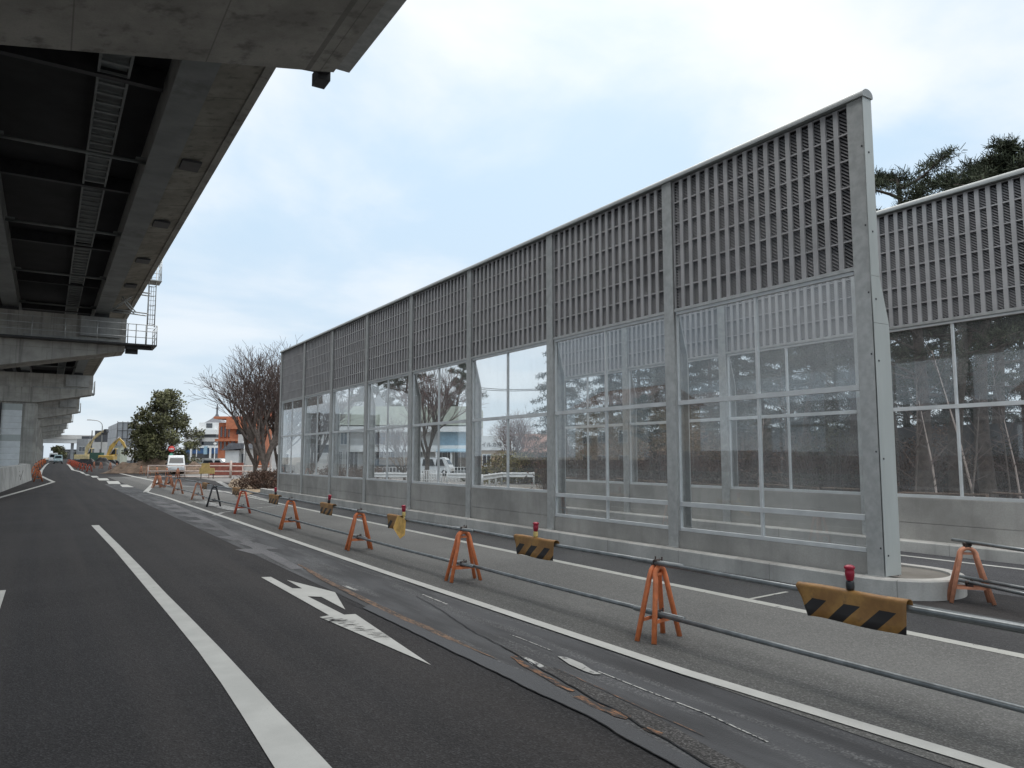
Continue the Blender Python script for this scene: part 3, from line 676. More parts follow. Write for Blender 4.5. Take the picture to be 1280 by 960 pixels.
def pipe(a, b, label, group, r=0.0243):
    a = Vector(a); b = Vector(b); mb = MB(); d = (b - a)
    mid = d * 0.5 - Vector((0, 0, 0.012 if d.length > 3 else 0))
    mb.tube([(0, 0, 0), d * .25 - Vector((0, 0, .008)), mid, d * .75 - Vector((0, 0, .008)), d], r, 10)
    o = mb.build('scaffold_pipe', 'pipe', None, a); tag(o, label, 'pipe', group); return o
yrow = [-1.5] + [r[1] for r in rowobj] + [cc.y]
xrow = [XL] + [r[0] for r in rowobj] + [cc.x - .2]
GP = 'pipes resting on the main line of sawhorses'
def nm(i): return ['the camera side', 'the nearest sawhorse', 'the second sawhorse', 'the third sawhorse', 'the fourth sawhorse', 'the red and black sawhorse', 'the black sawhorse', 'the seventh sawhorse', 'the eighth sawhorse', 'the bunched sawhorses'][i]
for i in range(len(yrow) - 1):
    a, b = yrow[i], yrow[i + 1]
    for z, w, off in ((0.806, 'upper', 0.0), (0.272, 'lower', 0.0)):
        s = 0.028 if i % 2 else -0.028
        pipe((xrow[i] + s + off, a - 0.35, z + zg(a)), (xrow[i + 1] + s + off, b + 0.35, z + zg(b)), '%s grey steel pipe running between %s and %s' % (w, nm(i), nm(i + 1)), GP)
pipe((XL + 0.09, -1.6, 0.775), (XL + 0.09, 3.7, 0.775), 'thicker grey pipe lying beside the upper pipe right of the nearest striped board', GP, .036)
dv = Vector((-0.34, -0.94, 0))
for z, w, l in ((0.806, 'upper', 5), (0.272, 'lower', 5), (0.31, 'second lower', 4.6)):
    a = Vector((10.56, 5.38, z)) - dv * 0.25 + (Vector((.08, 0, 0)) if w.startswith('sec') else Vector()); pipe(a, a + dv * l + (Vector((.35, 0, 0)) if w.startswith('sec') else Vector()), '%s grey steel pipe leading off from the dull orange sawhorse by the kerb nose' % w, 'pipes at the island nose')

def LX(y):
    k = max(i for i in range(len(yrow) - 1) if yrow[i] <= y); t = (y - yrow[k]) / (yrow[k + 1] - yrow[k])
    return xrow[k] + (xrow[k + 1] - xrow[k]) * t + (0.028 if k % 2 else -0.028)
def board(y, L, label, style=0, x=None):
    x = LX(y) if x is None else x
    zt = 0.838
    mb = MB(); prof = []
    for k in range(9):
        a = PI * k / 8; prof.append((0.046 * math.cos(a), -0.01 + 0.034 * math.sin(a)))
    prof = [(0.046, -0.07)] + prof + [(-0.050, -0.10), (-0.062, -0.17), (-0.070, -0.235)]
    n = 24; vs = []; fs = []
    for j in range(n + 1):
        t = j / n; y0 = (t - 0.5) * L
        for i, (px, pz) in enumerate(prof):
            cut = max(0, t - 0.75) * 0.62 * L if pz < -0.05 else 0       # the far lower corner is cut back
            wob = 0.006 * math.sin(9 * y0 + i)
            vs.append((px + wob * (1 if pz < -0.05 else 0.2), y0 - cut * min(1, (-pz) / 0.27) , pz + 0.004 * math.sin(7 * y0)))
    m = len(prof)
    for j in range(n):
        for i in range(m - 1): fs.append((j * m + i, j * m + i + 1, (j + 1) * m + i + 1, (j + 1) * m + i))
    if style == 1:
        j0 = int(n * .42); fs = [tuple(i - j0 * m for i in f) for f in fs if f[0] // m >= j0]; vs = vs[j0 * m:]
    mb.add(vs, fs, True)
    o = mb.build('warning_board', 'stripe')
    sm = o.modifiers.new('thickness', 'SOLIDIFY'); sm.thickness = 0.006
    if style == 1:
        f = MB(); f.add([(-0.06, -0.06, 0.03), (-0.08, -0.34, 0.0), (-0.13, -0.28, -0.20), (-0.10, 0.06, -0.19), (-0.17, -0.12, -0.20), (-0.16, -0.40, -0.36), (-0.10, -0.47, -0.29), (-0.05, -0.40, -0.05)],
                        [(0, 1, 2, 4), (0, 4, 3), (4, 2, 6, 5), (1, 7, 6, 2), (3, 4, 5)])
        fo = f.build('folded_flap', 'fabric_yellow', o); s2 = fo.modifiers.new('thickness', 'SOLIDIFY'); s2.thickness = 0.006
    o.location = (x, y, zt); tag(o, label, 'warning board', 'striped boards hung over the upper pipe'); return o
board(3.80, 0.98, 'large yellow and black striped board wrapped over the upper pipe nearest the camera')
board(8.50, 0.98, 'yellow and black striped board hanging on the pipe between the nearest and second sawhorses')
board(12.95, 1.0, 'torn folded yellow board hanging crumpled below a red lamp past the second sawhorse', 1)
board(17.25, 0.95, 'small looking striped board on the pipe between the third and fourth sawhorses')
board(21.95, 1.1, 'striped board on the pipe just past the fourth orange sawhorse')
board(27.6, 1.2, 'faded striped board on the pipe between the red and black sawhorses')
board(33.5, 1.2, 'far faded striped board on the pipe past the black sawhorse')

def lamp(y, dark, label, x, tilt=0.0):
    r = thing('warning_lamp', (x, y, 0.86), label, 'warning lamp', 'red warning lamps clipped on the upper pipe')
    r.rotation_euler = (tilt, tilt * .5, 0)
    h = MB(); h.lathe([(0.0, 0.0), (0.030, 0.0), (0.033, 0.02), (0.033, 0.06), (0.028, 0.075)], n=14); h.build('battery_case', 'lamp_black' if dark else 'lamp_yellow', r)
    l = MB(); l.lathe([(0.024, 0.076), (0.030, 0.085), (0.037, 0.12), (0.037, 0.150), (0.032, 0.165), (0.043, 0.172), (0.043, 0.185), (0.036, 0.192), (0.02, 0.200), (0.0, 0.202)], n=16); l.build('lens', 'red_lens', r)
    c = MB(); c.box(-0.012, 0.012, -0.02, 0.02, -0.05, 0.0); c.build('clip', 'lamp_yellow', r)
for y, d, lab, t in ((3.80, True, 'red warning lamp with black case on the largest striped board', 0.0), (8.50, False, 'red warning lamp with yellow case on the striped board before the second sawhorse', 0.03), (12.75, False, 'red warning lamp above the torn folded yellow board', -0.05), (17.2, True, 'leaning red warning lamp above the board between third and fourth sawhorses', 0.15), (21.9, True, 'red warning lamp just past the fourth sawhorse, in front of the wall end', -0.03)):
    lamp(y, d, lab, LX(y), t)

# ------------------------------------------------------------------ viaduct
via = thing('elevated_expressway', (0, 0, 0), 'elevated expressway deck with dark steel girders running overhead along the left of the road', 'viaduct')
Y0, Y1 = -34.0, 430.0
XE, XW = 4.31, -9.6
mb = MB(); mb.prism([(XW, 12.0), (-8.2, 11.75), (-7.6, 11.75), (-7.55, 12.05), (2.95, 12.05), (3.0, 11.75), (3.3, 11.78), (XE, 11.98), (XE, 12.25), (XW, 12.25)], Y0, Y1, 'y'); mb.build('deck_slab', 'soffit', via)
for xa, xb in ((XE - 0.02, XE + 0.22), (XW - 0.2, XW + 0.02)):
    mb = MB(); mb.box(xa, xb, Y0, Y1, 11.93 if xa > 0 else 11.93, 13.2); mb.build('parapet', 'pier', via)
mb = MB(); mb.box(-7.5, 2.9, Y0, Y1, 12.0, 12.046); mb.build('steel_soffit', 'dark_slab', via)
for xa, xb in ((2.14, 2.92), (-2.60, -1.82), (-7.5, -6.7)):
    mb = MB(); mb.box(xa, xb, Y0, Y1, 10.80, 10.86); xm = (xa + xb) / 2
    mb.box(xa + .06, xa + .10, Y0, Y1, 10.86, 11.995); mb.box(xb - .10, xb - .06, Y0, Y1, 10.86, 11.995)
    mb.build('girder', 'girder', via)
mb = MB()
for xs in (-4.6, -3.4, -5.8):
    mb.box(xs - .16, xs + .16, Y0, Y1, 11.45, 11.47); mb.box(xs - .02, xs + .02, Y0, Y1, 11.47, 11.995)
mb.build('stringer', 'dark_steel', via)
yy = [16.2 - 9.05 * 5 + 9.05 * i for i in range(45)]
for y in yy[:26]:
    if y < Y0: continue
    mb = MB()
    mb.tube([(-1.81, y, 11.12), (2.19, y, 11.12)], .055, 8); mb.box(-1.81, -1.5, y - .2, y + .2, 11.19, 11.21); mb.box(1.9, 2.19, y - .2, y + .2, 11.19, 11.21)
    mb.build('cross_brace', 'girder', via)
for y in yy[:26]:
    if y < Y0: continue
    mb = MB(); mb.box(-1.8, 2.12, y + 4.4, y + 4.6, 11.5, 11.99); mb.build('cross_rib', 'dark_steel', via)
w = MB(); w.box(0.60, 0.66, Y0, Y1, 11.55, 11.70); w.box(1.27, 1.33, Y0, Y1, 11.55, 11.70)
y = Y0
while y < 180:
    w.box(0.66, 1.27, y, y + 0.12, 11.56, 11.62); y += 0.62
w.build('inspection_walkway', 'girder', via)
w = MB(); w.box(0.67, 1.26, Y0, 180, 11.72, 11.74); w.build('walkway_tray', 'girder', via)
for y in (26, 33.5, 40.5, 47, 56, 63):
    s = MB(); s.box(3.35, 3.95, y, y + 0.9, 11.72, 11.80); s.build('drain_box', 'dark_steel', via)

def pier(y, colx, label, rail=False):
    t = 2.5; r = thing('bridge_pier', (0, y, 0), label, 'bridge pier', 'hammerhead piers carrying the expressway')
    zt = 9.05; xt = 3.85; xl = -8.65; xc0 = colx - 3.0
    zl = 8.5 - 0.2 * (xt - colx)
    mb = MB(); mb.prism([(xt, 8.5), (xt, zt), (xl, zt), (xl, 8.5), (xc0, zl), (colx, zl)], 0, t, 'y'); mb.build('cap_beam', 'pier', r)
    mb = MB(); mb.prism([(xt + .05, zt + .004), (xt + .05, 10.55), (-2.4, 10.55), (xl, 10.55), (xl, zt + .004)], 0.22, t - .22, 'y'); mb.build('cap_wall', 'pier', r)
    mb = MB()
    mb.box(-1.5, xt - .02, 0.10, 0.215, zt + .01, zt + .12); mb.box(1.4, xt - .3, 0.02, 0.214, 9.3, 10.5); mb.build('bearing_ledge', 'concrete', r)
    for xg in (2.53, -2.21, -7.1):
        b = MB(); b.box(xg - .4, xg + .4, .5, t - .5, 10.551, 10.79); b.build('bearing', 'dark_steel', r)
    mb = MB(); mb.bbox(xc0, colx, .1, t - .1, -0.5, zl + .02, 0.25); mb.build('column', 'pier', r)
    if rail:
        # walkway with railing on the near face and past the tip
        w = MB(); w.box(-6, 5.55, -0.95, -0.012, 8.82, 8.90); w.box(xt + 0.01, 5.55, -0.011, 1.3, 8.82, 8.90); w.box(3.9, 5.3, -.4, -.2, 8.62, 8.82); w.box(3.9, 4.6, .2, .5, 8.40, 8.82)
        w.build('walkway_platform', 'dark_steel', r)
        w = MB()
        xs = [-6 + 1.65 * i for i in range(7)] + [4.35, 4.9, 5.52]
        for x in xs: w.tube([(x, -.93, 8.9), (x, -.93, 10.1)], 0.028, 6)
        for z in (9.3, 9.7, 10.1): w.tube([(-6, -.93, z), (5.52, -.93, z), (5.52, 1.16, z)], 0.022, 6)
        for yv in (.2, 1.25): w.tube([(5.52, yv, 8.9), (5.52, yv, 10.1)], 0.028, 6)
        w.build('railing', 'galv', r)
        w = MB(); xa, xb, yl = 5.0, 5.42, -.3
        for x in (xa, xb): w.tube([(x, yl, 10.1 if x == xb else 8.9), (x, yl, 13.9)], 0.032, 6)
        z = 10.0
        while z < 13.6: w.tube([(xa, yl, z), (xb, yl, z)], 0.014, 5); z += 0.3
        z = 10.3
        while z < 13.0:
            w.tube([(xa, yl, z)] + [(xa + .21 - .33 * math.cos(a) * (0.64 if False else 0.64), yl + .55 * math.sin(a), z) for a in [PI * k / 8 for k in range(1, 8)]] + [(xb, yl, z)], 0.018, 5); z += 0.62
        for a in (PI * .3, PI * .5, PI * .7): w.tube([(xa + .21 - .21 * math.cos(a), yl + .55 * math.sin(a), 10.3), (xa + .21 - .21 * math.cos(a), yl + .55 * math.sin(a), 12.8)], 0.014, 5)
        w.build('caged_ladder', 'galv', r)
        w = MB(); w.box(4.55, 5.7, -.7, .7, 13.02, 13.08)
        for (x, yv) in ((4.6, -.65), (5.65, -.65), (5.65, 0), (5.65, .65), (5.1, -.65)): w.tube([(x, yv, 13.08), (x, yv, 14.4)], 0.026, 6)
        for z in (13.5, 13.95, 14.35): w.tube([(4.6, -.65, z), (5.65, -.65, z), (5.65, .65, z)], 0.022, 6)
        w.tube([(5.65, .65, 14.4), (5.65, .65, 15.1)], .02, 6)
        w.build('upper_platform', 'galv', r)
        w = MB()
        for yv in (-.5, .3): w.tube([(3.1, yv, 12.3), (5.1, yv, 12.2)], .045, 6); w.tube([(3.0, yv, 11.0), (5.0, yv, 10.9)], .04, 6); w.tube([(3.0, yv, 11.0), (4.4, yv, 12.2)], .035, 6); w.tube([(3.2, yv, 12.2), (4.3, yv, 10.95)], .035, 6)
        w.build('bracket_frame', 'galv', r)
    else:
        w = MB(); w.box(xt + .003, 4.12, 0, t - .02, 8.56, 8.70)
        for yv in (.05, t / 2, t - .06): w.tube([(4.08, yv, 8.70), (4.08, yv, 10.0)], .026, 6)
        for z in (9.4, 9.98): w.tube([(4.08, .05, z), (4.08, t - .06, z)], .022, 6)
        w.build('railing', 'galv', r)
    return r
labs = ['nearest concrete pier cap filling the top left corner overhead', 'concrete pier with railed walkway and caged ladder at its tip', 'third concrete pier with its column beside the silver panels', 'fourth concrete pier stepping away beyond the third', 'fifth concrete pier far along the expressway', 'sixth concrete pier, small and far', 'seventh concrete pier, hardly visible down the row', 'eighth and most distant concrete pier cap in the row']
for y, cx, lab, rl in zip((9.45, 51.8, 90.5, 128.5, 165, 203, 241, 280), (-5.2, -4.4, -0.95, -0.9, -.9, -.9, -.9, -.9), labs, (0, 1, 0, 0, 0, 0, 0, 0)):
    p = pier(y, cx, lab, rl)
    if y < 10:
        w = MB(); w.prism([(3.15, 8.44), (3.80, 8.495), (3.80, 8.60), (3.15, 8.60)], 2.502, 2.62, 'y'); w.box(3.62, 3.84, 2.63, 2.98, 8.40, 8.62); w.build('drain_bracket', 'dark_steel', p)

# low concrete wall and weeds at the left
mb = MB(); pts = [(-5.4, 0), (-2.0, 49.7), (-0.84, 72.3), (-1.3, 76)]
vs = []
for (x, y) in pts: vs += [(x, y, zg(y)), (x - 0.18, y, 1.30 + zg(y)), (x - 0.75, y, 1.30 + zg(y)), (x - .9, y, zg(y))]
mb.add(vs, [(4 * i + a, 4 * i + (a + 1) % 4, 4 * i + 4 + (a + 1) % 4, 4 * i + 4 + a) for i in range(3) for a in range(4)] + [(0, 1, 2, 3), (15, 14, 13, 12)])
tag(mb.build('concrete_wall', 'concrete'), 'low white concrete wall with sloped face at the left edge of the road', 'wall')
pf = thing('panel_fence', (-1.8, 75, zg(75)), 'tall silver panel fence with a dark steel post under the expressway', 'fence')
for k in range(5):
    for j in range(11):
        mb = MB(); mb.bbox(-1.55 - 1.62 * k + .02, -1.62 * k - .08, 0, .1, 0.6 + .52 * j, 0.6 + .52 * j + .5, .02)
        mb.build('panel', 'silver_panel' if (j * 7 + k * 3) % 5 else 'galv_light', pf)
    mb = MB(); mb.box(-1.62 * (k + 1) - 0.04 + .02, -1.62 * (k + 1) + .10, -.12, .16, 0, 6.4); mb.build('post', 'dark_steel', pf)
hb = MB()
for k in range(24): hb.box(-14.1, -14.0 + (.04 if k % 2 else 0), -10 + 3 * k, -7.05 + 3 * k, 0.0, (2.3, 2.3, 1.7, 1.7, 1.7, 2.0)[(k // 2) % 6])
tag(hb.build('site_hoarding', 'hoarding'), 'red brown steel hoarding seen in the glass reflection beyond the expressway', 'hoarding')

# ------------------------------------------------------------------ vegetation generators
def rdir(r): 
    while True:
        v = Vector((r.uniform(-1, 1), r.uniform(-1, 1), r.uniform(-1, 1)))
        if 0.05 < v.length < 1: return v.normalized()
def needles(mb, c, rad, n, ln, wd, r, flat=1.0, upb=0.0):
    for _ in range(n):
        d = rdir(r); p = c + Vector((d.x, d.y, d.z * flat)) * rad * (r.random() ** 0.5)
        t = (rdir(r) + d * 0.6 + Vector((0, 0, upb))).normalized(); s = t.cross(rdir(r)); s = s.normalized() if s.length > 1e-3 else t.orthogonal()
        L = ln * r.uniform(.6, 1.3); w = wd * r.uniform(.7, 1.3)
        mb.add([p - s * w, p + s * w, p + t * L + s * w * .6, p + t * L - s * w * .6], [(0, 1, 2, 3)])
def leaves(mb, c, rad, n, sz, r, flat=0.8):
    for _ in range(n):
        d = rdir(r); p = c + Vector((d.x, d.y, d.z * flat)) * rad * (r.random() ** 0.4)
        t = rdir(r); s = t.orthogonal().normalized(); L = sz * r.uniform(.6, 1.4)
        mb.add([p, p + t * L * .5 + s * L * .3, p + t * L, p + t * L * .5 - s * L * .3], [(0, 1, 2, 3)])

def bare_mesh(seed, h, spread=0.5, levels=6, r0=0.22, dens=3, t0=.15):
    r = random.Random(seed); tr = MB(); tw = MB()
    LEN = [t0, .27, .21, .15, .11, .075, .055]; RAD = [1, .52, .30, .165, .085, .05, .034, .03]; KID = [5, 4, 4, 3, 3, 3]
    def grow(p, d, lev):
        L = LEN[lev] * h * r.uniform(.75, 1.2)
        pts = [p]; q = p; dd = d.copy(); n = 4 if lev < 3 else 2
        for i in range(n):
            dd = (dd + rdir(r) * 0.15 + Vector((0, 0, 0.09 if lev < 4 else .03))).normalized(); q = q + dd * L / n; pts.append(q)
        ra, rb = RAD[lev] * r0, RAD[lev + 1] * r0 * 1.1
        (tr if lev < 3 else tw).tube(pts, [ra + (rb - ra) * i / n for i in range(n + 1)], [9, 7, 5, 4, 3, 3, 3][lev], cap=False)
        if lev >= levels: return
        k = KID[lev] + (1 if dens > 3 else 0)
        a0 = r.uniform(0, 6.28); u = dd.orthogonal().normalized(); w_ = dd.cross(u)
        for j in range(k):
            a = a0 + 2 * PI * j / k + r.uniform(-.5, .5); side = u * math.cos(a) + w_ * math.sin(a)
            nd = (dd + side * spread * r.uniform(.55, 1.3) * (1.0 if lev else .8)).normalized()
            f = 1.0 if j < 1 else r.uniform(.45, 1.0)
            x = f * n; ii = min(n - 1, int(x)); pos = pts[ii].lerp(pts[ii + 1], x - ii)
            grow(pos, nd, lev + 1)
    grow(Vector((0, 0, -.1)), Vector((0, 0, 1)), 0)
    return tr, tw
def bare_tree(loc, seed, h, label, group, spread=.5, levels=6, r0=.22, dens=3, tm='bark_grey', wm='twig', rz=0, t0=.15):
    o = thing('bare_tree', loc, label, 'tree', group, rz); tr, tw = bare_mesh(seed, h, spread, levels, r0, dens, t0)
    zs = max(v[2] for v in tw.v); k = h / zs
    for m_ in (tr, tw): m_.v = [(v[0] * k, v[1] * k, v[2] * k) for v in m_.v]
    tr.build('trunk', tm, o, recalc=False); tw.build('crown', wm, o, recalc=False); return o

def pine_mesh(seed, h, lean=0.6, crown_from=0.45, spread=2.6, clumps=6, ndl=34):
    r = random.Random(seed); tr = MB(); cr = MB(); pts = []; off = Vector((0, 0, 0)); ph = r.uniform(0, 6)
    n = 9
    for i in range(n + 1):
        t = i / n; pts.append(Vector((lean * math.sin(t * 3 + ph) * t, lean * math.cos(t * 2.3 + ph) * t, h * t * .97)))
    tr.tube(pts, [0.21 * (1 - .82 * i / n) * h / 10 + .015 for i in range(n + 1)], 9, cap=False)
    nb = 20
    for b in range(nb):
        t = crown_from + (1 - crown_from) * (b / (nb - 1)) ** .9; i = min(n - 1, int(t * n)); p = pts[i].lerp(pts[i + 1], t * n - i)
        a = b * 2.4 + r.uniform(-.4, .4); L = spread * (1.1 - 0.75 * ((t - crown_from) / (1 - crown_from))) * r.uniform(.6, 1.2)
        d = Vector((math.cos(a), math.sin(a), r.uniform(-.05, .35))).normalized(); bp = [p]
        q = p
        for k in range(4):
            d = (d + rdir(r) * .22 + Vector((0, 0, .05))).normalized(); q = q + d * L / 4; bp.append(q)
        tr.tube(bp, [.055, .045, .035, .025, .012], 5, cap=False)
        for k in range(1, 5):
            for m_ in range(clumps // 2 if k < 3 else clumps):
                e = bp[k] + Vector((r.uniform(-1, 1), r.uniform(-1, 1), r.uniform(-.1, .55))) * L * .25
                if k > 1: tr.tube([bp[k], bp[k].lerp(e, .6) + Vector((0, 0, .03)), e], [.016, .012, .006], 3, cap=False)
                needles(cr, e, r.uniform(.13, .26), ndl, .20, .011, r, .75, .45)
    needles(cr, pts[-1], .35, 120, .2, .011, r, 1, .5)
    return tr, cr
def conifer(name, loc, meshes, label, group, rz, s=1.0, mats=('bark', 'pine')):
    o = thing(name, loc, label, 'tree', group, rz); o.scale = (s, s, s)
    for nm_, me, mt in (('trunk', meshes[0], mats[0]), ('crown', meshes[1], mats[1])):
        c = bpy.data.objects.new(nm_, me); COL.objects.link(c); c.parent = o
    return o
def mesh_of(pair, mats):
    out = []
    for m_, mt in zip(pair, mats):
        me = bpy.data.meshes.new('foliage'); me.from_pydata(m_.v, [], m_.f); me.polygons.foreach_set('use_smooth', m_.sm); me.materials.append(M[mt]); out.append(me)
    return out
def cedar_mesh(seed, h, w=3.6):
    r = random.Random(seed); tr = MB(); cr = MB()
    tr.tube([(0, 0, -.1), (.03, 0, h * .5), (0, 0.03, h)], [.24, .14, .02], 8, cap=False)
    nl = 17
    for b in range(nl * 3):
        t = .10 + .88 * b / (nl * 3); z = h * t; a = b * 2.4 + r.uniform(-.3, .3); L = w * (1 - t) ** .8 * r.uniform(.65, 1.15) + .25
        bp = [Vector((0, 0, z))]; 
        for k in range(1, 6):
            u = k / 5; bp.append(Vector((math.cos(a) * L * u, math.sin(a) * L * u, z + L * (.22 * u - .42 * u * u))))
        tr.tube(bp, [.05, .04, .03, .022, .015, .008], 4, cap=False)
        for k in range(1, 6):
            for m_ in range(5):
                e = bp[k] + Vector((r.uniform(-.5, .5), r.uniform(-.5, .5), 0)) * (L * .32) + Vector((0, 0, r.uniform(-.16, .02)))
                needles(cr, e, .30, 15, .20, .016, r, .22, -.25)
    return tr, cr
def broadleaf(seed, h, w, sz=.22, lumps=70, per=120):
    r = random.Random(seed); tr = MB(); cr = MB()
    for k in range(4):
        a = k * 1.6 + r.uniform(0, 1); d = Vector((math.cos(a) * .3, math.sin(a) * .3, 1)); tr.tube([(math.cos(a) * .2, math.sin(a) * .2, -.1), d * h * .25, d * h * .5 + Vector((0, 0, .3)), d * h * .62 + Vector((math.cos(a) * w * .2, math.sin(a) * w * .2, .5))], [.16, .13, .09, .04], 7, cap=False)
    for k in range(lumps):
        z = h * (0.13 + .83 * r.random()); t = z / h
        rr = w * (.52 + .48 * math.sin(PI * min(1, (t * .9 + .15)))) * (1.0 if t < .72 else (1.3 - t) / .58)
        a = r.uniform(0, 2 * PI); q = r.random() ** .55 * rr
        c = Vector((math.cos(a) * q, math.sin(a) * q, z))
        tr.tube([(c.x * .3, c.y * .3, z * .7), (c.x * .7, c.y * .7, z * .9), c], [.04, .03, .015], 4, cap=False)
        leaves(cr, c, r.uniform(.5, 1.15), per, sz, r, .75)
    return tr, cr
def bush(name, loc, w, h, label, group, m, seed, n=900, sz=.12, twigs=40, rz=0, cat='bush'):
    r = random.Random(seed); o = thing(name, loc, label, cat, group, rz); tr = MB(); cr = MB()
    for k in range(twigs):
        a = r.uniform(0, 2 * PI); q = r.random() ** .6; e = Vector((math.cos(a) * w[0] * q, math.sin(a) * w[1] * q, h * r.uniform(.6, 1.08)))
        tr.tube([(e.x * .35, e.y * .35, -.05), Vector((e.x * .7, e.y * .7, e.z * .6)), e], [.02, .013, .005], 3, cap=False)
    k = int(n / 30)
    for _ in range(k):
        a = r.uniform(0, 2 * PI); q = r.random() ** .5; z = r.random() ** .8
        prof = math.sqrt(max(0, 1 - (z * .92) ** 2.2))
        leaves(cr, Vector((math.cos(a) * w[0] * q * prof, math.sin(a) * w[1] * q * prof, h * z)), min(w[0], h) * .28, 30, sz, r)
    tr.build('stems', 'twig', o, recalc=False); cr.build('foliage', m, o, recalc=False); return o

def window(root, x0, x1, z0, z1, y=0.0, glass='win', frame='white', nm_='window', muntin=1):
    f = MB(); t = .07
    f.box(x0, x1, y - .06, y + .02, z0, z0 + t); f.box(x0, x1, y - .06, y + .02, z1 - t, z1)
    f.box(x0, x0 + t, y - .06, y + .02, z0 + t + .001, z1 - t - .001); f.box(x1 - t, x1, y - .06, y + .02, z0 + t + .001, z1 - t - .001)
    for i in range(1, muntin + 1):
        xm = x0 + (x1 - x0) * i / (muntin + 1); f.box(xm - .03, xm + .03, y - .05, y + .01, z0 + t + .001, z1 - t - .001)
    fo = f.build(nm_, frame, root); g = MB(); g.box(x0 + .02, x1 - .02, y - .03, y - .012, z0 + .02, z1 - .02); g.build('pane', glass, fo)

# ------------------------------------------------------------------ trees
PM = [mesh_of(pine_mesh(3, 10.2, .8, .40, 2.9, 6, 44), ('bark', 'pine')), mesh_of(pine_mesh(11, 10.2, .5, .36, 3.1, 6, 44), ('bark', 'pine')), mesh_of(pine_mesh(23, 9.4, 1.0, .5, 2.6, 6, 44), ('bark', 'pine'))]
CM = [mesh_of(cedar_mesh(5, 11, 3.6), ('bark', 'cedar')), mesh_of(cedar_mesh(8, 10, 4.2), ('bark', 'cedar'))]
pines = [(1153, 22, 1, 1.04, 'pine with curved dark trunk just right of the end post, behind the farther barrier'), (1236, 21.5, 0, 1.08, 'tall pine whose thick trunk stands behind the farther barrier near the right edge'), (1290, 22, 2, 1.16, 'pine with crown reaching above the farther barrier at the right edge of the view'),
         (1195, 25, 2, 1.27, 'pine set back between the curved trunk pine and the thick trunk pine'), (1065, 27, 1, .95, 'pine seen through both glazed walls close to the end post'), (1345, 26, 0, 1.1, 'pine partly outside the right edge behind the farther barrier'),
         (1118, 30, 0, 1.2, 'pine farther back behind the curved trunk pine'), (1010, 30, 2, 1.0, 'pine seen through the nearest bay beside the drooping cedars'), (1245, 33, 1, 1.36, 'pine at the back of the grove behind the thick trunk pine')]
for i, (u, d, k, s, lab) in enumerate(pines):
    p = base(u, d); p.z = .1; conifer('pine_tree', p, PM[k], lab, 'pines behind the farther barrier', i * 1.7, s)
p = base(566, 98); conifer('pine_tree', p, PM[0], 'umbrella shaped pine standing above the shop roof seen through the glass', 'pines beyond the glass', 2.0, 1.42)
p = base(507, 102); conifer('pine_tree', p, PM[1], 'dark pine crown above the middle of the shop roof seen through the glass', 'pines beyond the glass', 4.0, 1.5)
p = base(476, 108); conifer('pine_tree', p, PM[2], 'dark pine left of the grey gable roof seen through the glass', 'pines beyond the glass', 1.2, 1.6)
p = base(437, 100); conifer('pine_tree', p, PM[0], 'leftmost dark pine seen through the far bays of glass', 'pines beyond the glass', 3.1, 1.45)
ced = [(706, 50, 0, 1.0, 'cedar with layered branches at the edge of the open sky seen through the glass'), (765, 44, 1, .95, 'drooping cedar seen through the second bay of glass'), (835, 40, 0, .92, 'drooping cedar behind the post between the two nearest bays'), (890, 34, 1, .86, 'drooping cedar behind the nearest glazed bay, left side'), (955, 36, 0, .86, 'drooping cedar behind the middle of the nearest glazed bay'), (1030, 38, 1, 1.0, 'large cedar behind the right part of the nearest glazed bay'), (800, 52, 1, 1.15, 'far cedar between the two cedars of the second bay'), (925, 50, 0, 1.15, 'far cedar at the back, left of centre in the nearest bay'), (990, 47, 1, 1.2, 'far cedar at the back, right of centre in the nearest bay'), (862, 56, 1, 1.25, 'farthest cedar behind the post between the nearest bays'), (1070, 52, 0, 1.3, 'far cedar at the back close to the end post'), (1135, 40, 1, 1.05, 'dark cedar behind the curved trunk pine'), (1185, 37, 0, .95, 'dark cedar at the back between the two pine trunks'), (1235, 38, 1, .95, 'dark cedar at the back behind the thick pine trunk'), (1285, 35, 0, 1.0, 'dark cedar at the back near the right edge')]
for i, (u, d, k, s, lab) in enumerate(ced):
    p = base(u, d); conifer('cedar_tree', p, CM[k], lab, 'cedars beyond the glass', i * 2.1 + .4, s, ('bark', 'cedar'))
bare_tree(base(330, 52), 7, 10.4, 'big bare winter tree spreading its branches left of the barrier end', 'bare trees by the barrier end', .52, 6, .27, 3)
bare_tree(base(347, 57), 17, 9.6, 'second bare winter tree close behind the barrier end', 'bare trees by the barrier end', .48, 6, .23, 3)
bare_tree(base(321, 56), 29, 8.4, 'slimmer bare winter tree beside the big one in front of the orange building', 'bare trees by the barrier end', .42, 5, .18, 3)
bare_tree(base(390, 60), 31, 9.0, 'bare tree seen through the farthest bays of glass', 'bare trees beyond the glass', .5, 5, .2, 3)
bare_tree(base(641, 62), 12, 6.4, 'bare spreading tree in front of the white sign wall seen through the glass', 'bare trees beyond the glass', .62, 6, .16, 3, 'bark_grey', 'twig_red')
bare_tree(base(532, 46), 21, 8.2, 'reddish bare tree with dark trunk left of the white kei van', 'bare trees beyond the glass', .40, 5, .2, 3, 'bark', 'twig_red', 0, .38)
bare_tree(base(507, 56), 9, 5.2, 'small bare tree in front of the shop balcony', 'bare trees beyond the glass', .5, 5, .12, 3)
tr, cr = broadleaf(41, 9.3, 3.6, .30, 95, 130)
o = thing('evergreen_tree', base(205, 84), 'large round evergreen tree on the soil mound right of the scaffold covered building', 'tree')
tr.build('trunk', 'bark', o, recalc=False); cr.build('crown', 'leaf', o, recalc=False)
tr, cr = broadleaf(47, 5.4, 1.5, .30, 34, 110)
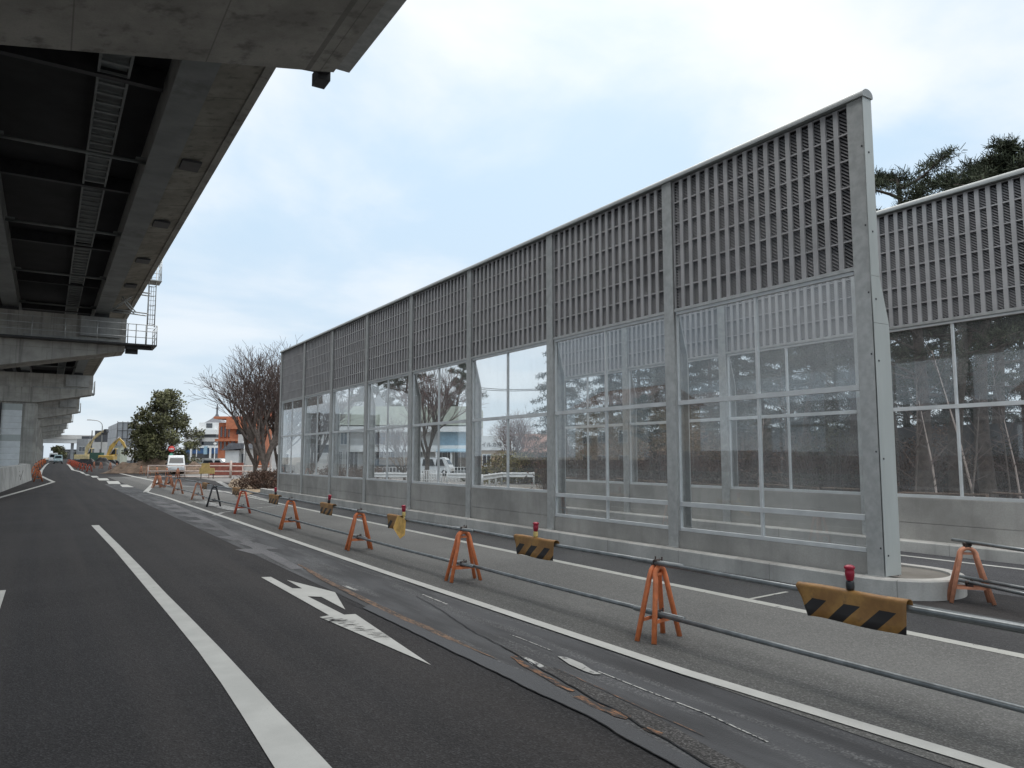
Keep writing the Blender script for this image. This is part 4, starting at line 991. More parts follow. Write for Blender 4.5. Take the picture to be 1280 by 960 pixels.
o = thing('evergreen_tree', base(181, 90), 'lower dark evergreen tree against the left side of the large one', 'tree')
tr.build('trunk', 'bark', o, recalc=False); cr.build('crown', 'leaf', o, recalc=False)

# undergrowth behind the farther barrier, seen through the glazing
rr = random.Random(78)
spots = []
for i, u in enumerate(range(700, 1330, 26)):
    d = 25 + 6 * rr.random() + (1000 - u) * 0.010
    spots.append((u + rr.uniform(-8, 8), d))
SIDE = ['behind the second glazed bay', 'behind the nearest glazed bay', 'right of the end post']
cnt = {}
for i, (u, d) in enumerate(spots):
    p = base(u, d); p.z = .08; hgt = rr.uniform(1.6, 3.0)
    where = SIDE[0] if u < 845 else SIDE[1] if u < 1095 else SIDE[2]
    cnt[where] = cnt.get(where, 0) + 1
    bush('bush', p, (1.5, 1.3), hgt, '%s thicket bush %s, %s from the left there' % (('brown', 'dark green')[i % 3 == 1], where, ORD[cnt[where] - 1].replace('nearest', 'first')), 'undergrowth bushes behind the farther barrier', 'brush' if i % 3 != 1 else 'brush_dark', 100 + i, 1500, .10, 60, i)
for i, u in enumerate((1138, 1172, 1205, 1222, 1262, 1276, 985, 940)):
    p = base(u, 19.5 + rr.uniform(0, 3)); p.z = .1; h = rr.uniform(3.0, 4.8); r2 = random.Random(300 + i)
    o = thing('sapling', p, 'thin pale leaning sapling behind the farther barrier, %s' % ['closest to the end post', 'just right of the curved pine trunk', 'between curved and thick pine trunks', 'left of the thick pine trunk', 'right of the thick pine trunk', 'nearest the right edge', 'behind the nearest glazed bay at right', 'behind the middle of the nearest glazed bay'][i], 'sapling', 'saplings behind the farther barrier')
    mb = MB(); tp = Vector((r2.uniform(-1.2, 1.2), r2.uniform(-.5, .5), h)); mb.tube([(0, 0, -.1), tp * .5 + Vector((.1, 0, 0)), tp], [.035, .025, .008], 5, cap=False)
    mb.build('stem', 'railpink' if i % 2 else 'bark_grey', o)
    mb = MB()
    for k in range(16):
        t = r2.uniform(.3, .98); a = tp * t; e = a + Vector((r2.uniform(-.8, .8), r2.uniform(-.6, .6), r2.uniform(.1, .8))); mb.tube([a, a.lerp(e, .5), e], [.012, .009, .003], 3, cap=False)
    mb.build('twigs', 'twig', o)
# dark boundary fence at the back of the grove
bf = thing('boundary_fence', (0, 0, 0), 'long dark boundary fence behind the pines and thicket', 'fence')
P = [D(u, 571, d) for u, d in ((1420, 25), (1110, 34), (850, 46), (730, 52))]
for a, b in zip(P[:-1], P[1:]):
    n = 6
    for k in range(n):
        p = a.lerp(b, k / n); q = a.lerp(b, (k + .985) / n); t = (q - p).normalized(); nn = Vector((-t.y, t.x, 0)) * .05
        mb = MB(); mb.add([(v + s * nn).to_tuple()[:2] + (z,) for z in (0, 3.25) for v in (p, q) for s in (-1, 1)], [(0, 1, 3, 2), (4, 6, 7, 5), (0, 2, 6, 4), (1, 5, 7, 3), (0, 4, 5, 1), (2, 3, 7, 6)])
        mb.build('fence_panel', 'darkgrey', bf)
# low wooden rail along the top edge behind wall two
wr = MB()
for k in range(14): wr.tube([(16.6, -4 + 2.0 * k, 1.15), (16.62, -2.1 + 2.0 * k, 1.12 + .04 * (k % 3))], .028, 6); wr.tube([(16.6, -4 + 2.0 * k, 0), (16.6, -4 + 2.0 * k, 1.18)], .03, 6)
tag(wr.build('wooden_rail', 'litter'), 'low brown wooden rail just behind the farther barrier', 'rail')

bush('hedge', base(645, 54), (3.0, 1.5), 2.0, 'yellow green shrub in front of the white sign wall', 'shrubs beyond the glass', 'leaf_y', 61, 3600, .15, 60, -.5)
bush('hedge', base(672, 55), (2.8, 1.4), 2.0, 'darker olive shrub in front of the brown roofed house', 'shrubs beyond the glass', 'brush_dark', 62, 3000, .15, 60, -.5)
bush('hedge', base(604, 58), (1.8, 1.0), 1.0, 'low dark shrub left of the yellow green one', 'shrubs beyond the glass', 'brush_dark', 63, 900, .14, 30, -.5)
for i, u in enumerate((402, 425, 448, 462)):
    bush('hedge', base(u, 50 + 3 * (i % 2)), (1.8, 1.1), 1.15, 'reddish brown low shrub behind the far bays of glass, %s from the left' % ORD[i].replace('nearest', 'first'), 'low brown shrubs beyond the glass', 'brush', 70 + i, 1200, .12, 40, -.5)
bush('hedge', base(336, 45), (2.1, 1.3), 1.0, 'dense dark brown clipped shrub on the dry verge at the barrier end', None, 'brush', 66, 5200, .10, 80, -.5)
bush('weed', G(22, 606), (.35, .35), .95, 'thin dry weed growing at the foot of the low white wall', None, 'brush', 67, 90, .10, 9, 0, 'weed')

# houses and trees added across the expressway to roughen the skyline reflected in glass
for i, (x, y, w_, h_, m_, rm, lab) in enumerate(((-26, 4, 9, 5.2, 'offwhite', 'roof', 'white two storey house added across the expressway for the reflection, nearest'), (-24, 20, 8, 6.2, 'redwall', 'roofbrown', 'red brown house added across the expressway for the reflection'), (-30, 36, 11, 4.6, 'grey', 'roof', 'low grey house added across the expressway for the reflection'), (-27, 58, 10, 7.0, 'beige', 'roofbrown', 'tall beige house added across the expressway for the reflection'), (-22, -12, 9, 4.8, 'palegreen', 'roof', 'pale green house added across the expressway for the reflection'))):
    o = thing('house', (x, y, 0), lab, 'house', None, PI / 2); w2 = w_ / 2
    mb = MB(); mb.box(-w2, w2, 0, 8, 0, h_); mb.build('wall', m_, o)
    mb = MB(); mb.prism([(-.5, h_ + .01), (4, h_ + 2.0), (8.5, h_ + .01)], -w2 - .4, w2 + .4, 'x'); mb.build('roof', rm, o)
    for k in (-.55, .1, .6):
        for zz in ((.9, 2.1), (3.3, 4.5)):
            if zz[1] < h_ - .2: window(o, w2 * k - .7, w2 * k + .7, zz[0], zz[1], -.02)
for i, (x, y, k) in enumerate(((-19, -4, .8), (-21, 13, 1.0), (-20, 29, .75), (-22, 46, 1.1), (-20, 66, .9), (-18, -20, 1.0))):
    conifer('reflection_tree', (x, y, 0), PM[i % 3] if i % 2 else CM[0], 'tree added for the reflection between houses across the expressway, %s along the road' % ORD[i].replace('nearest', 'first'), 'trees added across the expressway for the reflection', i * 1.1, k * .62, ('bark', 'cedar'))
# soil mound
def mound(u0, u1, d, h, w, label, seed):
    a = base(u0, d); b = base(u1, d); r = random.Random(seed); mb = MB(); nx, ny = 60, 14; vs = []; ax = (b - a); ay = Vector((-ax.y, ax.x, 0)).normalized()
    for j in range(ny + 1):
        for i in range(nx + 1):
            s = i / nx; t = j / ny * 2 - 1; p = a + ax * s + ay * t * w
            e = (math.sin(PI * s) ** .5) * max(0, 1 - t * t)
            z = e * h * (0.75 + .5 * noise.noise(Vector((s * 5 + seed, t * 1.5, 0)))) + e * .35 * noise.noise(Vector((s * 22, t * 6, seed)))
            vs.append((p.x - a.x, p.y - a.y, max(-.05, z)))
    mb.add(vs, [(j * (nx + 1) + i, j * (nx + 1) + i + 1, (j + 1) * (nx + 1) + i + 1, (j + 1) * (nx + 1) + i) for j in range(ny) for i in range(nx)], True)
    o = mb.build('soil_mound', 'soil', None, a); tag(o, label, 'soil mound')
mound(150, 217, 82, 1.7, 4.0, 'heap of brown earth under the evergreen trees', 3)
mound(226, 262, 80, 1.2, 3.0, 'pale earth heap right of the white van', 6)

# ------------------------------------------------------------------ buildings
def facing(p):                       # rotation that turns local -y towards the camera
    return math.atan2(p.y - CAM.y, p.x - CAM.x) - PI / 2
def bld(name, u0, u1, d, label, turn=0.0, cat='building'):
    a = base(u0, d); b = base(u1, d); c = (a + b) / 2; rz = -YAW + turn
    o = thing(name, (c.x, c.y, c.z), label, cat, None, rz); return o, (b - a).length, d
def Z(v, d): return (571 - v) * d / F + CH * 1.0
def bx(root, name, m, x0, x1, y0, y1, z0, z1, parent=None):
    mb = MB(); mb.box(x0, x1, y0, y1, z0, z1); return mb.build(name, m, parent or root)
# two-storey shop with pale green fascia
o, W, d = bld('shop_building', 408, 600, 84, 'two storey white shop with pale green roof band and blue awning seen through the glass')
px = W / 192.0
def X(u): return (u - 504) * px
bx(o, 'wall', 'offwhite', X(408), X(600), 0, 8, 0, 5.2)
bx(o, 'fascia', 'palegreen', X(414), X(600), -1.2, 8.5, Z(533, d) - .0, Z(513, d) + .3)
bx(o, 'eave', 'white', X(412), X(600), -1.45, -.02, Z(540, d) - .1, Z(533.5, d) - .1)
bx(o, 'balcony', 'white', X(440), X(600), -1.2, -.02, Z(567, d) + .1, Z(558, d))
for a, b in ((466, 482), (487, 500), (556, 570), (573, 592), (425, 434)): window(o, X(a), X(b), Z(557, d), Z(541.5, d), -.02, 'winblue')
for a, b in ((464, 480), (482, 500), (508, 528), (546, 566), (568, 592), (420, 428), (432, 448)): window(o, X(a), X(b), .3, 2.5, -.02, 'win', 'white', 'shop_front', 2)
mb = MB(); mb.prism([(-.03, 3.0), (-.03, 2.75), (-2.4, 2.35), (-2.4, 2.5)], X(548), X(592), 'x'); mb.build('awning', 'awning', o)
bx(o, 'blue_panel', 'awning', X(550), X(592), -.30, -.1, Z(567, d) + .1, 5.1)
for a in (462, 548, 566, 592): bx(o, 'pillar', 'white', X(a) - .1, X(a) + .1, -2.3, -2.1, 0, 2.4)
# grey gable house behind
o, W, d = bld('gable_house', 452, 492, 100, 'grey gable roofed house rising behind the shop seen through the glass', 0.2, 'house')
bx(o, 'wall', 'grey', -W / 2 + .4, W / 2 - .4, .3, 9, 0, 7.2)
mb = MB(); mb.prism([(-W / 2, 7.2), (0, 10.2), (W / 2, 7.2)], 0, 9.4, 'y'); mb.build('roof', 'grey', o)
window(o, -1, .6, 4.5, 6, .29)
# sign building
o, W, d = bld('sign_building', 596, 652, 72, 'low building with white upper wall carrying dark katakana lettering above a beige ground floor')
bx(o, 'upper_wall', 'white', -W / 2, W / 2, -.3, 7, Z(563, d), Z(545, d)); bx(o, 'lower_wall', 'beige', -W / 2, W / 2, 0, 7, 0, Z(563, d) - .004)
window(o, -W * .38, -W * .18, 1.0, 2.2, -.02); window(o, .3, 1.6, 1.0, 2.2, -.02)
cu = bpy.data.curves.new('lettering', 'FONT'); cu.body = 'イルカ作'; cu.size = 0.50; cu.extrude = .02; cu.align_x = 'LEFT'
to = bpy.data.objects.new('lettering', cu); COL.objects.link(to)
dg = bpy.context.evaluated_depsgraph_get(); me = bpy.data.meshes.new_from_object(to.evaluated_get(dg)); bpy.data.objects.remove(to)
print('LETTERING', len(me.vertices), [round(max(v.co[i] for v in me.vertices), 2) for i in range(3)] if len(me.vertices) else None, W, d); me.materials.clear(); me.materials.append(M['text']); lo = bpy.data.objects.new('lettering', me); COL.objects.link(lo); lo.parent = o
lo.location = (-1.72, -.33, Z(558.3, d)); lo.rotation_euler = (PI / 2, 0, 0)
# brown roofed house
o, W, d = bld('brown_roof_house', 640, 712, 74, 'single storey beige house with brown tiled roof right of the sign wall', 0.1, 'house')
bx(o, 'wall', 'beige', -W / 2 + .4, W / 2, 0, 6, 0, 2.4)
mb = MB(); mb.prism([(-.7, 2.4), (3, 4.3), (6.7, 2.4)], -W / 2, W / 2, 'x'); mb.build('roof', 'roofbrown', o)
window(o, -.5, 1.2, .9, 2.0, -.02)
o, W, d = bld('low_house', 735, 830, 66, 'low pale house with brown wall glimpsed beyond the second bay of glass', 0.1, 'house')
bx(o, 'wall', 'redwall', -W / 2, W / 2, 0, 5, 0, 2.6)
mb = MB(); mb.prism([(-.7, 2.6), (2.5, 3.9), (5.7, 2.6)], -W / 2 - .3, W / 2 + .3, 'x'); mb.build('roof', 'grey', o)
window(o, -2.5, -1, .8, 2.0, -.02); window(o, 1, 2.5, .8, 2.0, -.02)
# pale sloping building beyond the far bays
o, W, d = bld('white_building', 340, 408, 78, 'plain white building behind the bare trees at the barrier end', .1)
bx(o, 'wall', 'offwhite', -W / 2, W / 2, 0, 8, 0, 5.0); window(o, 1.2, 3.2, 2.2, 3.2, -.02); window(o, -2.4, -1.0, 1.0, 2.2, -.02)
mb = MB(); mb.prism([(-W / 2 - .3, 5.002), (W / 2 + .3, 5.002), (W / 2 + .3, 5.25), (-W / 2 - .3, 5.7)], -.4, 8.3, 'y'); mb.build('roof', 'white', o)
# orange building
d = 108; o, W, d = bld('orange_building', 268, 330, d, 'orange tiled three storey building behind the bare tree', .0)
px = W / 62.0
def X(u): return (u - 299) * px
zt = Z(527, d)
bx(o, 'wall', 'brick', X(286), X(330), 0, 9, 0, zt); bx(o, 'side_wing', 'brick', X(268), X(286) - .004, 1.2, 9, 0, zt - .5)
bx(o, 'parapet', 'brick', X(266), X(331), -.25, 9.3, zt + .004, zt + .35)
bx(o, 'floor_band', 'brick', X(284), X(331), -.9, -.004, Z(552, d) - .35, Z(552, d)); bx(o, 'floor_band', 'brick', X(284), X(331), -.9, -.004, zt - 1.5, zt - .05)
bx(o, 'floor_band', 'brick', X(266), X(283.9), .5, 1.196, Z(552, d) - .35, Z(552, d))
window(o, X(294), X(308), Z(547, d), Z(536, d), -.02, 'win', 'brickdark'); window(o, X(312), X(324), Z(547, d), Z(536, d), -.02, 'win', 'brickdark')
window(o, X(288), X(294), Z(562, d), Z(554, d), -.02, 'win', 'brickdark'); window(o, X(297), X(310), Z(562, d), Z(554, d), -.02, 'win', 'brickdark')
for a in (270, 275, 280):
    window(o, X(a), X(a + 3.4), Z(550, d), Z(536, d), 1.18, 'win', 'brickdark', 'window', 0); window(o, X(a), X(a + 3.4), Z(566, d), Z(555, d), 1.18, 'win', 'brickdark', 'window', 0)
bx(o, 'roof_box', 'brick', X(308), X(322), 2, 6, zt + .36, zt + 1.6)
# white building with pagoda roof
d = 128; o, W, d = bld('pagoda_building', 226, 272, d, 'white banded building topped by a grey pagoda roof with a spire')
px = W / 46.0
def X(u): return (u - 249) * px
for i, (v0, v1, m_) in enumerate(((541, 547, 'white'), (547.1, 551, 'darkgrey'), (551.1, 556, 'offwhite'), (556.1, 561, 'win'), (561.1, 564, 'white'), (564.1, 571, 'bluewall'), (571.1, 582, 'darkgrey'))):
    off = .0 if m_ in ('white',) else .35
    bx(o, 'storey_band', m_, X(228), X(268), off, 9, Z(v1, d) if v1 < 580 else 0, Z(v0, d))
bx(o, 'stair_strip', 'darkgrey', X(248), X(251.5), -.15, -.004, Z(560, d), Z(543, d))
bx(o, 'tower', 'white', X(244), X(268), 1, 8, Z(541, d) + .004, Z(532, d)); window(o, X(253.5), X(261), Z(541, d) + .3, Z(533, d), .98, 'win', 'darkgrey')
mb = MB(); xc = X(256.3); hw = 1.2 * (X(267) - X(256.3)); prof = [(hw, 0), (hw * .72, .35), (hw * .4, .85), (hw * .16, 1.35), (.2, 1.6), (.13, 1.8), (.11, 2.7), (.24, 2.8), (.10, 2.95), (.06, 3.6)]
vs = []; zb = Z(532, d) - .05
for r_, z_ in prof: vs += [(xc + sx * r_, 4.5 + sy * r_, zb + z_) for sx, sy in ((-1, -1), (1, -1), (1, 1), (-1, 1))]
mb.add(vs, [(4 * i + k, 4 * i + (k + 1) % 4, 4 * i + 4 + (k + 1) % 4, 4 * i + 4 + k) for i in range(len(prof) - 1) for k in range(4)]); mb.build('pagoda_roof', 'roof', o)
bx(o, 'banner', 'awning', X(255), X(259), -.3, -.01, Z(572, d), Z(562, d))
for a in (231, 240, 264): bx(o, 'pillar', 'white', X(a) - .12, X(a) + .12, -.6, -.3, 0, Z(561.5, d))
# small house
d = 84; o, W, d = bld('small_house', 278, 308, d, 'small white house with grey tiled roof in front of the orange building', .0, 'house')
bx(o, 'wall', 'white', -W / 2 + .3, W * .18, 0, 4, 0, 2.5); bx(o, 'entrance_wall', 'offwhite', W * .18 + .004, W / 2 - .2, .5, 4, 0, 2.7)
mb = MB(); mb.prism([(-W / 2, 2.5), (-W / 2 + .9, 3.3), (W / 2 - .2, 3.3), (W / 2, 2.72)], -.4, 4.4, 'y'); mb.build('roof', 'roof', o)
bx(o, 'door', 'darkgrey', W * .24, W * .36, .44, .496, 0, 2.1); window(o, -.6, .3, .6, 1.2, -.02)
bx(o, 'sign_panel', 'offwhite', W * .1, W * .45, .2, .4, 3.31, 4.3)
# scaffold covered building
d = 150; o, W, d = bld('scaffold_building', 133, 171, d, 'building wrapped in grey scaffold sheeting with a square grid', .0)
px = W / 38.; zt = Z(532, d)
mb = MB(); mb.add([(-10.6, 14, 0), (-W / 2 + 2.0, 0, 0), (W / 2, 0, 0), (W / 2, 14, 0), (-10.6, 14, zt - .3), (-W / 2 + 2.0, 0, zt), (W / 2, 0, zt), (W / 2, 14, zt)], [(0, 1, 5, 4), (1, 2, 6, 5), (2, 3, 7, 6), (3, 0, 4, 7), (4, 5, 6, 7)])
mb.build('sheeting', 'sheet', o)
mb = MB()
for i in range(5): mb.tube([(-W / 2 + 2 + i * (W - 2) / 4, -.15, 0), (-W / 2 + 2 + i * (W - 2) / 4, -.15, zt + .3)], .06, 6)
for j in range(6): mb.tube([(-W / 2 + 2, -.15, zt * j / 5 + .05), (W / 2, -.15, zt * j / 5 + .05)], .05, 6)
mb.build('scaffold_frame', 'dark_steel', o)
bx(o, 'pale_panel', 'white', -W / 2 + 3.2, -W / 2 + 6.2, -.28, -.22, .6, 3.2)
o, W, d = bld('dark_building', 117, 133, 170, 'dark box shaped building left of the scaffold sheeting'); bx(o, 'wall', 'darkgrey', -W / 2, W / 2, 0, 6, 0, Z(541.5, d)); bx(o, 'lower_wall', 'offwhite', -W / 2 - .2, W / 2 + .2, -.3, -.01, 0, Z(556, d))
o, W, d = bld('far_building', 95, 109, 230, 'pale grey far building with rooftop plant right of the distant overpass'); bx(o, 'wall', 'grey', -W / 2, W / 2, 0, 8, 0, Z(551, d)); bx(o, 'roof_plant', 'darkgrey', -W / 4, W / 2 - .2, 1, 5, Z(551, d) + .01, Z(547.5, d)); window(o, -1, 1, 3, 4.5, -.02)
o, W, d = bld('shed', 137, 150, 132, 'pale green grey site shed behind the excavator bucket', 0, 'shed'); bx(o, 'wall', 'palegreen', -W / 2, W / 2, 0, 2.4, 0, 3.2); bx(o, 'roof', 'grey', -W / 2 - .1, W / 2 + .1, -.1, 2.5, 3.204, 3.35); window(o, -.5, .4, 1.4, 2.3, -.02)
ov = thing('overpass', (0, 330, .6), 'white overpass crossing the road far in the distance', 'overpass')
bx(ov, 'deck', 'white', -5, 26, 0, 8, 6.6, 8.2); bx(ov, 'parapet', 'offwhite', -5, 26, -.4, -.01, 8.0, 9.6)
for x in (8, 14, 20): bx(ov, 'pillar', 'grey', x, x + 1, 2, 4, -1, 6.59)

for i, (x, y, w_, h_, m_, lab) in enumerate(((-9, 410, 16, 6.5, 'grey', 'pale far block under the left half of the overpass'), (9, 430, 12, 5, 'darkgrey', 'dark far block under the middle of the overpass'), (24, 400, 14, 7, 'offwhite', 'white far block under the right end of the overpass'), (44, 380, 16, 10, 'grey', 'tall grey far block right of the overpass'), (-30, 390, 18, 7, 'offwhite', 'white far block behind the expressway columns'))):
    o = thing('far_building', (x, y, .6), lab, 'building'); bx(o, 'wall', m_, -w_ / 2, w_ / 2, 0, 10, -.5, h_)
    for k in range(3): window(o, -w_ * .4 + k * w_ * .28, -w_ * .4 + k * w_ * .28 + 2.2, h_ * .45, h_ * .45 + 1.6, -.02)
tr, cr = broadleaf(71, 5, 3.2, .6, 26, 60)
FT = mesh_of((tr, cr), ('bark', 'leaf'))
for i, (x, y) in enumerate(((-14, 350), (4, 372), (15, 365), (34, 350), (52, 330), (66, 320))):
    conifer('tree', (x, y, .6), FT, 'small far dark tree near the overpass, %s from the left' % ORD[i].replace('nearest', 'first'), 'far trees near the overpass', i * 1.3, 1.0 + .15 * (i % 3))
# guard rails, fences
def guardrail(pts, label, h=.75):
    o = thing('guard_rail', pts[0], label, 'guard rail', 'white guard rails beyond the glass'); P = [Vector(p) - Vector(pts[0]) for p in pts]
    mb = MB(); pr = [(.0, .40), (.04, .44), (.0, .50), (.0, .56), (.04, .62), (0, .68), (-.02, .68), (-.02, .40)]
    for a, b in zip(P[:-1], P[1:]):
        t = (b - a).normalized(); n = Vector((t.y, -t.x, 0)); vs = [a + n * x + Vector((0, 0, z * h / .7)) for x, z in pr] + [b + n * x + Vector((0, 0, z * h / .7)) for x, z in pr]; m_ = len(pr)
        mb.add(vs, [(i, (i + 1) % m_, m_ + (i + 1) % m_, m_ + i) for i in range(m_)] + [tuple(range(m_)), tuple(range(2 * m_ - 1, m_ - 1, -1))])
    mb.build('rail', 'railwhite', o)
    for a, b in zip(P[:-1], P[1:]):
        n = max(1, int((b - a).length / 2))
        for k in range(n + 1):
            p = a.lerp(b, k / n); q = MB(); q.tube([(p.x, p.y + .08, -.05), (p.x, p.y + .08, h)], .055, 8); q.build('rail_post', 'railwhite', o)
def gp(u, d, z=0): p = base(u, d); return (p.x, p.y, p.z + z)
guardrail([gp(604, 40, .25), gp(628, 46, .25), gp(668, 46, .25)], 'white guard rail bending away in front of the yellow green shrub')
guardrail([gp(468, 48, .2), gp(525, 47, .2), gp(553, 46, .2)], 'white guard rail in front of the parked cars seen through the glass')
guardrail([gp(560, 46, .2), gp(592, 45, .2)], 'short white guard rail right of the white lattice fence')
def picket(u0, u1, d, h, label, n, m='railwhite'):
    a = Vector(gp(u0, d)); b = Vector(gp(u1, d)); o = thing('fence', a, label, 'fence'); v = b - a; mb = MB()
    for z in (.15 * h, .55 * h, h): mb.tube([(0, 0, z), (v.x, v.y, z)], .025, 5)
    mb.build('rails', m, o); mb = MB()
    for k in range(n + 1): p = v * k / n; mb.tube([(p.x, p.y, 0), (p.x, p.y, h)], .025, 5)
    mb.build('pickets', m, o)
picket(527, 548, 43, 1.15, 'white lattice fence before the kei van', 10)
picket(556, 592, 60, 1.1, 'white railing in front of the blue awning shop', 9)
picket(462, 520, 66, 1.0, 'low white railing in front of the grey minivan', 14)
# pink-white site railing left
o = thing('site_railing', gp(186, 66), 'faded pink white tubular railing closing off the side street', 'railing'); a = Vector(gp(186, 66)); 
pv = [Vector(gp(u, 66)) - a for u in (186, 230, 289, 340)]
mb = MB()
for z in (0.62, 1.1): mb.tube([p + Vector((0, 0, z)) for p in pv], .05, 6)
mb.tube([pv[0] + Vector((0, 0, .12)), pv[1] + Vector((0, 0, .12)), pv[2] + Vector((0, 0, .12))], .05, 6); mb.build('rails', 'railpink', o)
for u in (186, 232, 262, 289, 304, 318, 339):
    p = Vector(gp(u, 66)) - a; mb = MB(); mb.tube([p, p + Vector((0, 0, 1.55 if u == 289 else 1.15))], .10 if u == 289 else .05, 6); mb.build('post', 'railpink', o)
o, W, d = bld('yellow_sign', 250, 269, 64.5, 'low yellow site notice board on the pink railing', 0, 'sign'); bx(o, 'board', 'signyellow', -W / 2, W / 2, -.03, .03, .45, .95); bx(o, 'upper_board', 'signyellow', -W * .4, W * .15, .05, .09, .96, 1.35)
for s in (-.4, .4): bx(o, 'leg', 'clamp', W * s - .03, W * s + .03, .035, .08, 0, .96)
mb = MB(); a = Vector(gp(262, 75)); b = Vector(gp(304, 75)); t = (b - a); n = Vector((-t.y, t.x, 0)).normalized() * .2
mb.add([(q + n * s) - a + Vector((0, 0, z)) for z in (0, 1.25) for q in (a, b) for s in (-1, 1)], [(0, 1, 3, 2), (4, 6, 7, 5), (0, 2, 6, 4), (1, 5, 7, 3), (0, 4, 5, 1), (2, 3, 7, 6)]); tag(mb.build('red_wall', 'redwall', None, a), 'low red brown wall in front of the small white house', 'wall')
mb = MB(); 
for i in range(3): mb.bbox(-2 + 1.4 * i, -.7 + 1.4 * i, 0, .9, 0, 1.5, .03)
o = mb.build('block_stack', 'concrete', None, gp(262, 92)); tag(o, 'pale concrete blocks stacked before the pagoda building', 'blocks')

# street lamp, road sign, poles
o = thing('street_lamp', gp(126, 140), 'tall grey street lamp with curved arm beside the scaffold building', 'street lamp'); H_ = Z(529, 140)
mb = MB(); ex = Vector((-1, 0, 0)); mb.tube([(0, 0, -.2), (0, 0, H_ - 1.2)] + [Vector((-1.2 + 1.2 * math.cos(t), 0, H_ - 1.2 + 1.1 * math.sin(t))) for t in [PI / 2 * k / 5 for k in range(1, 6)]] + [(-1.9, 0, H_ - .05)], [.12, .09] + [.07] * 6, 8); mb.build('pole', 'galv', o)
mb = MB(); mb.bbox(-2.6, -1.8, -.15, .15, H_ - .12, H_ + .05, .04); mb.build('lamp_head', 'galv', o)
o = thing('road_sign', gp(214, 78), 'round red no entry sign on a dark pole in front of the white van', 'road sign', None, -YAW + .3); zc = Z(563, 78)
mb = MB(); mb.tube([(0, 0, -.1), (0, 0, zc + .3)], .04, 8); mb.build('pole', 'dark_steel', o)
Mx = Matrix.Rotation(PI / 2, 4, 'X')
mb = MB(); mb.lathe([(0, 0), (.32, 0), (.32, .02), (0, .02)], n=24, mx=Matrix.Translation((0, -.05, zc)) @ Mx); s_ = mb.build('sign_disc', 'signred', o)
mb = MB(); mb.box(-.22, .22, -.085, -.073, zc - .05, zc + .05); mb.build('white_bar', 'white', s_)
mb = MB(); mb.lathe([(0, 0), (.20, 0), (.20, .02), (0, .02)], n=20, mx=Matrix.Translation((0, -.05, zc - .62)) @ Mx); mb.build('lower_disc', 'signgreen', o)
def pole(u, d, h, label, m='railwhite', r=.06, lamp_=False):
    o = thing('pole', gp(u, d), label, 'pole', 'thin poles in the side street'); mb = MB(); mb.tube([(0, 0, -.1), (0, 0, h)], [r, r * .7], 8); mb.build('shaft', m, o)
    if lamp_: mb = MB(); mb.lathe([(0, 0), (.12, .02), (.2, .12), (.16, .25), (0, .3)], n=12); l = mb.build('globe', 'white', o); l.location = (0, 0, h)
pole(245.5, 90, 2.9, 'thin white pole in front of the blue ground floor'); pole(268, 88, 3.1, 'white globe lamp pole left of the small house', 'railwhite', .07, True); pole(305, 80, 3.2, 'white globe lamp pole right of the small house', 'railwhite', .05, True)
pole(338, 60, 2.9, 'thin white pole between the two big bare trees'); pole(317, 62, 2.7, 'thin pale pole left of the big bare trunk')
pole(168.5, 100, 6.2, 'dark utility pole at the left side of the evergreen tree', 'dark_steel', .12)
pole(113.5, 160, 7.0, 'slim dark pole with box left of the street lamp', 'dark_steel', .14)
# overhead wires
mb = MB()
for dz, dv_ in ((0, 0), (.25, 2)):
    a = D(470, 452, 70); b = D(700, 486 + dv_, 70); mb.tube([a + (b - a) * t + Vector((0, 0, dz - 1.2 * math.sin(PI * t))) for t in [k / 12 for k in range(13)]], .035, 5)
tag(mb.build('overhead_wire', 'cable'), 'pair of dark overhead wires crossing the sky seen through the glass', 'wires')

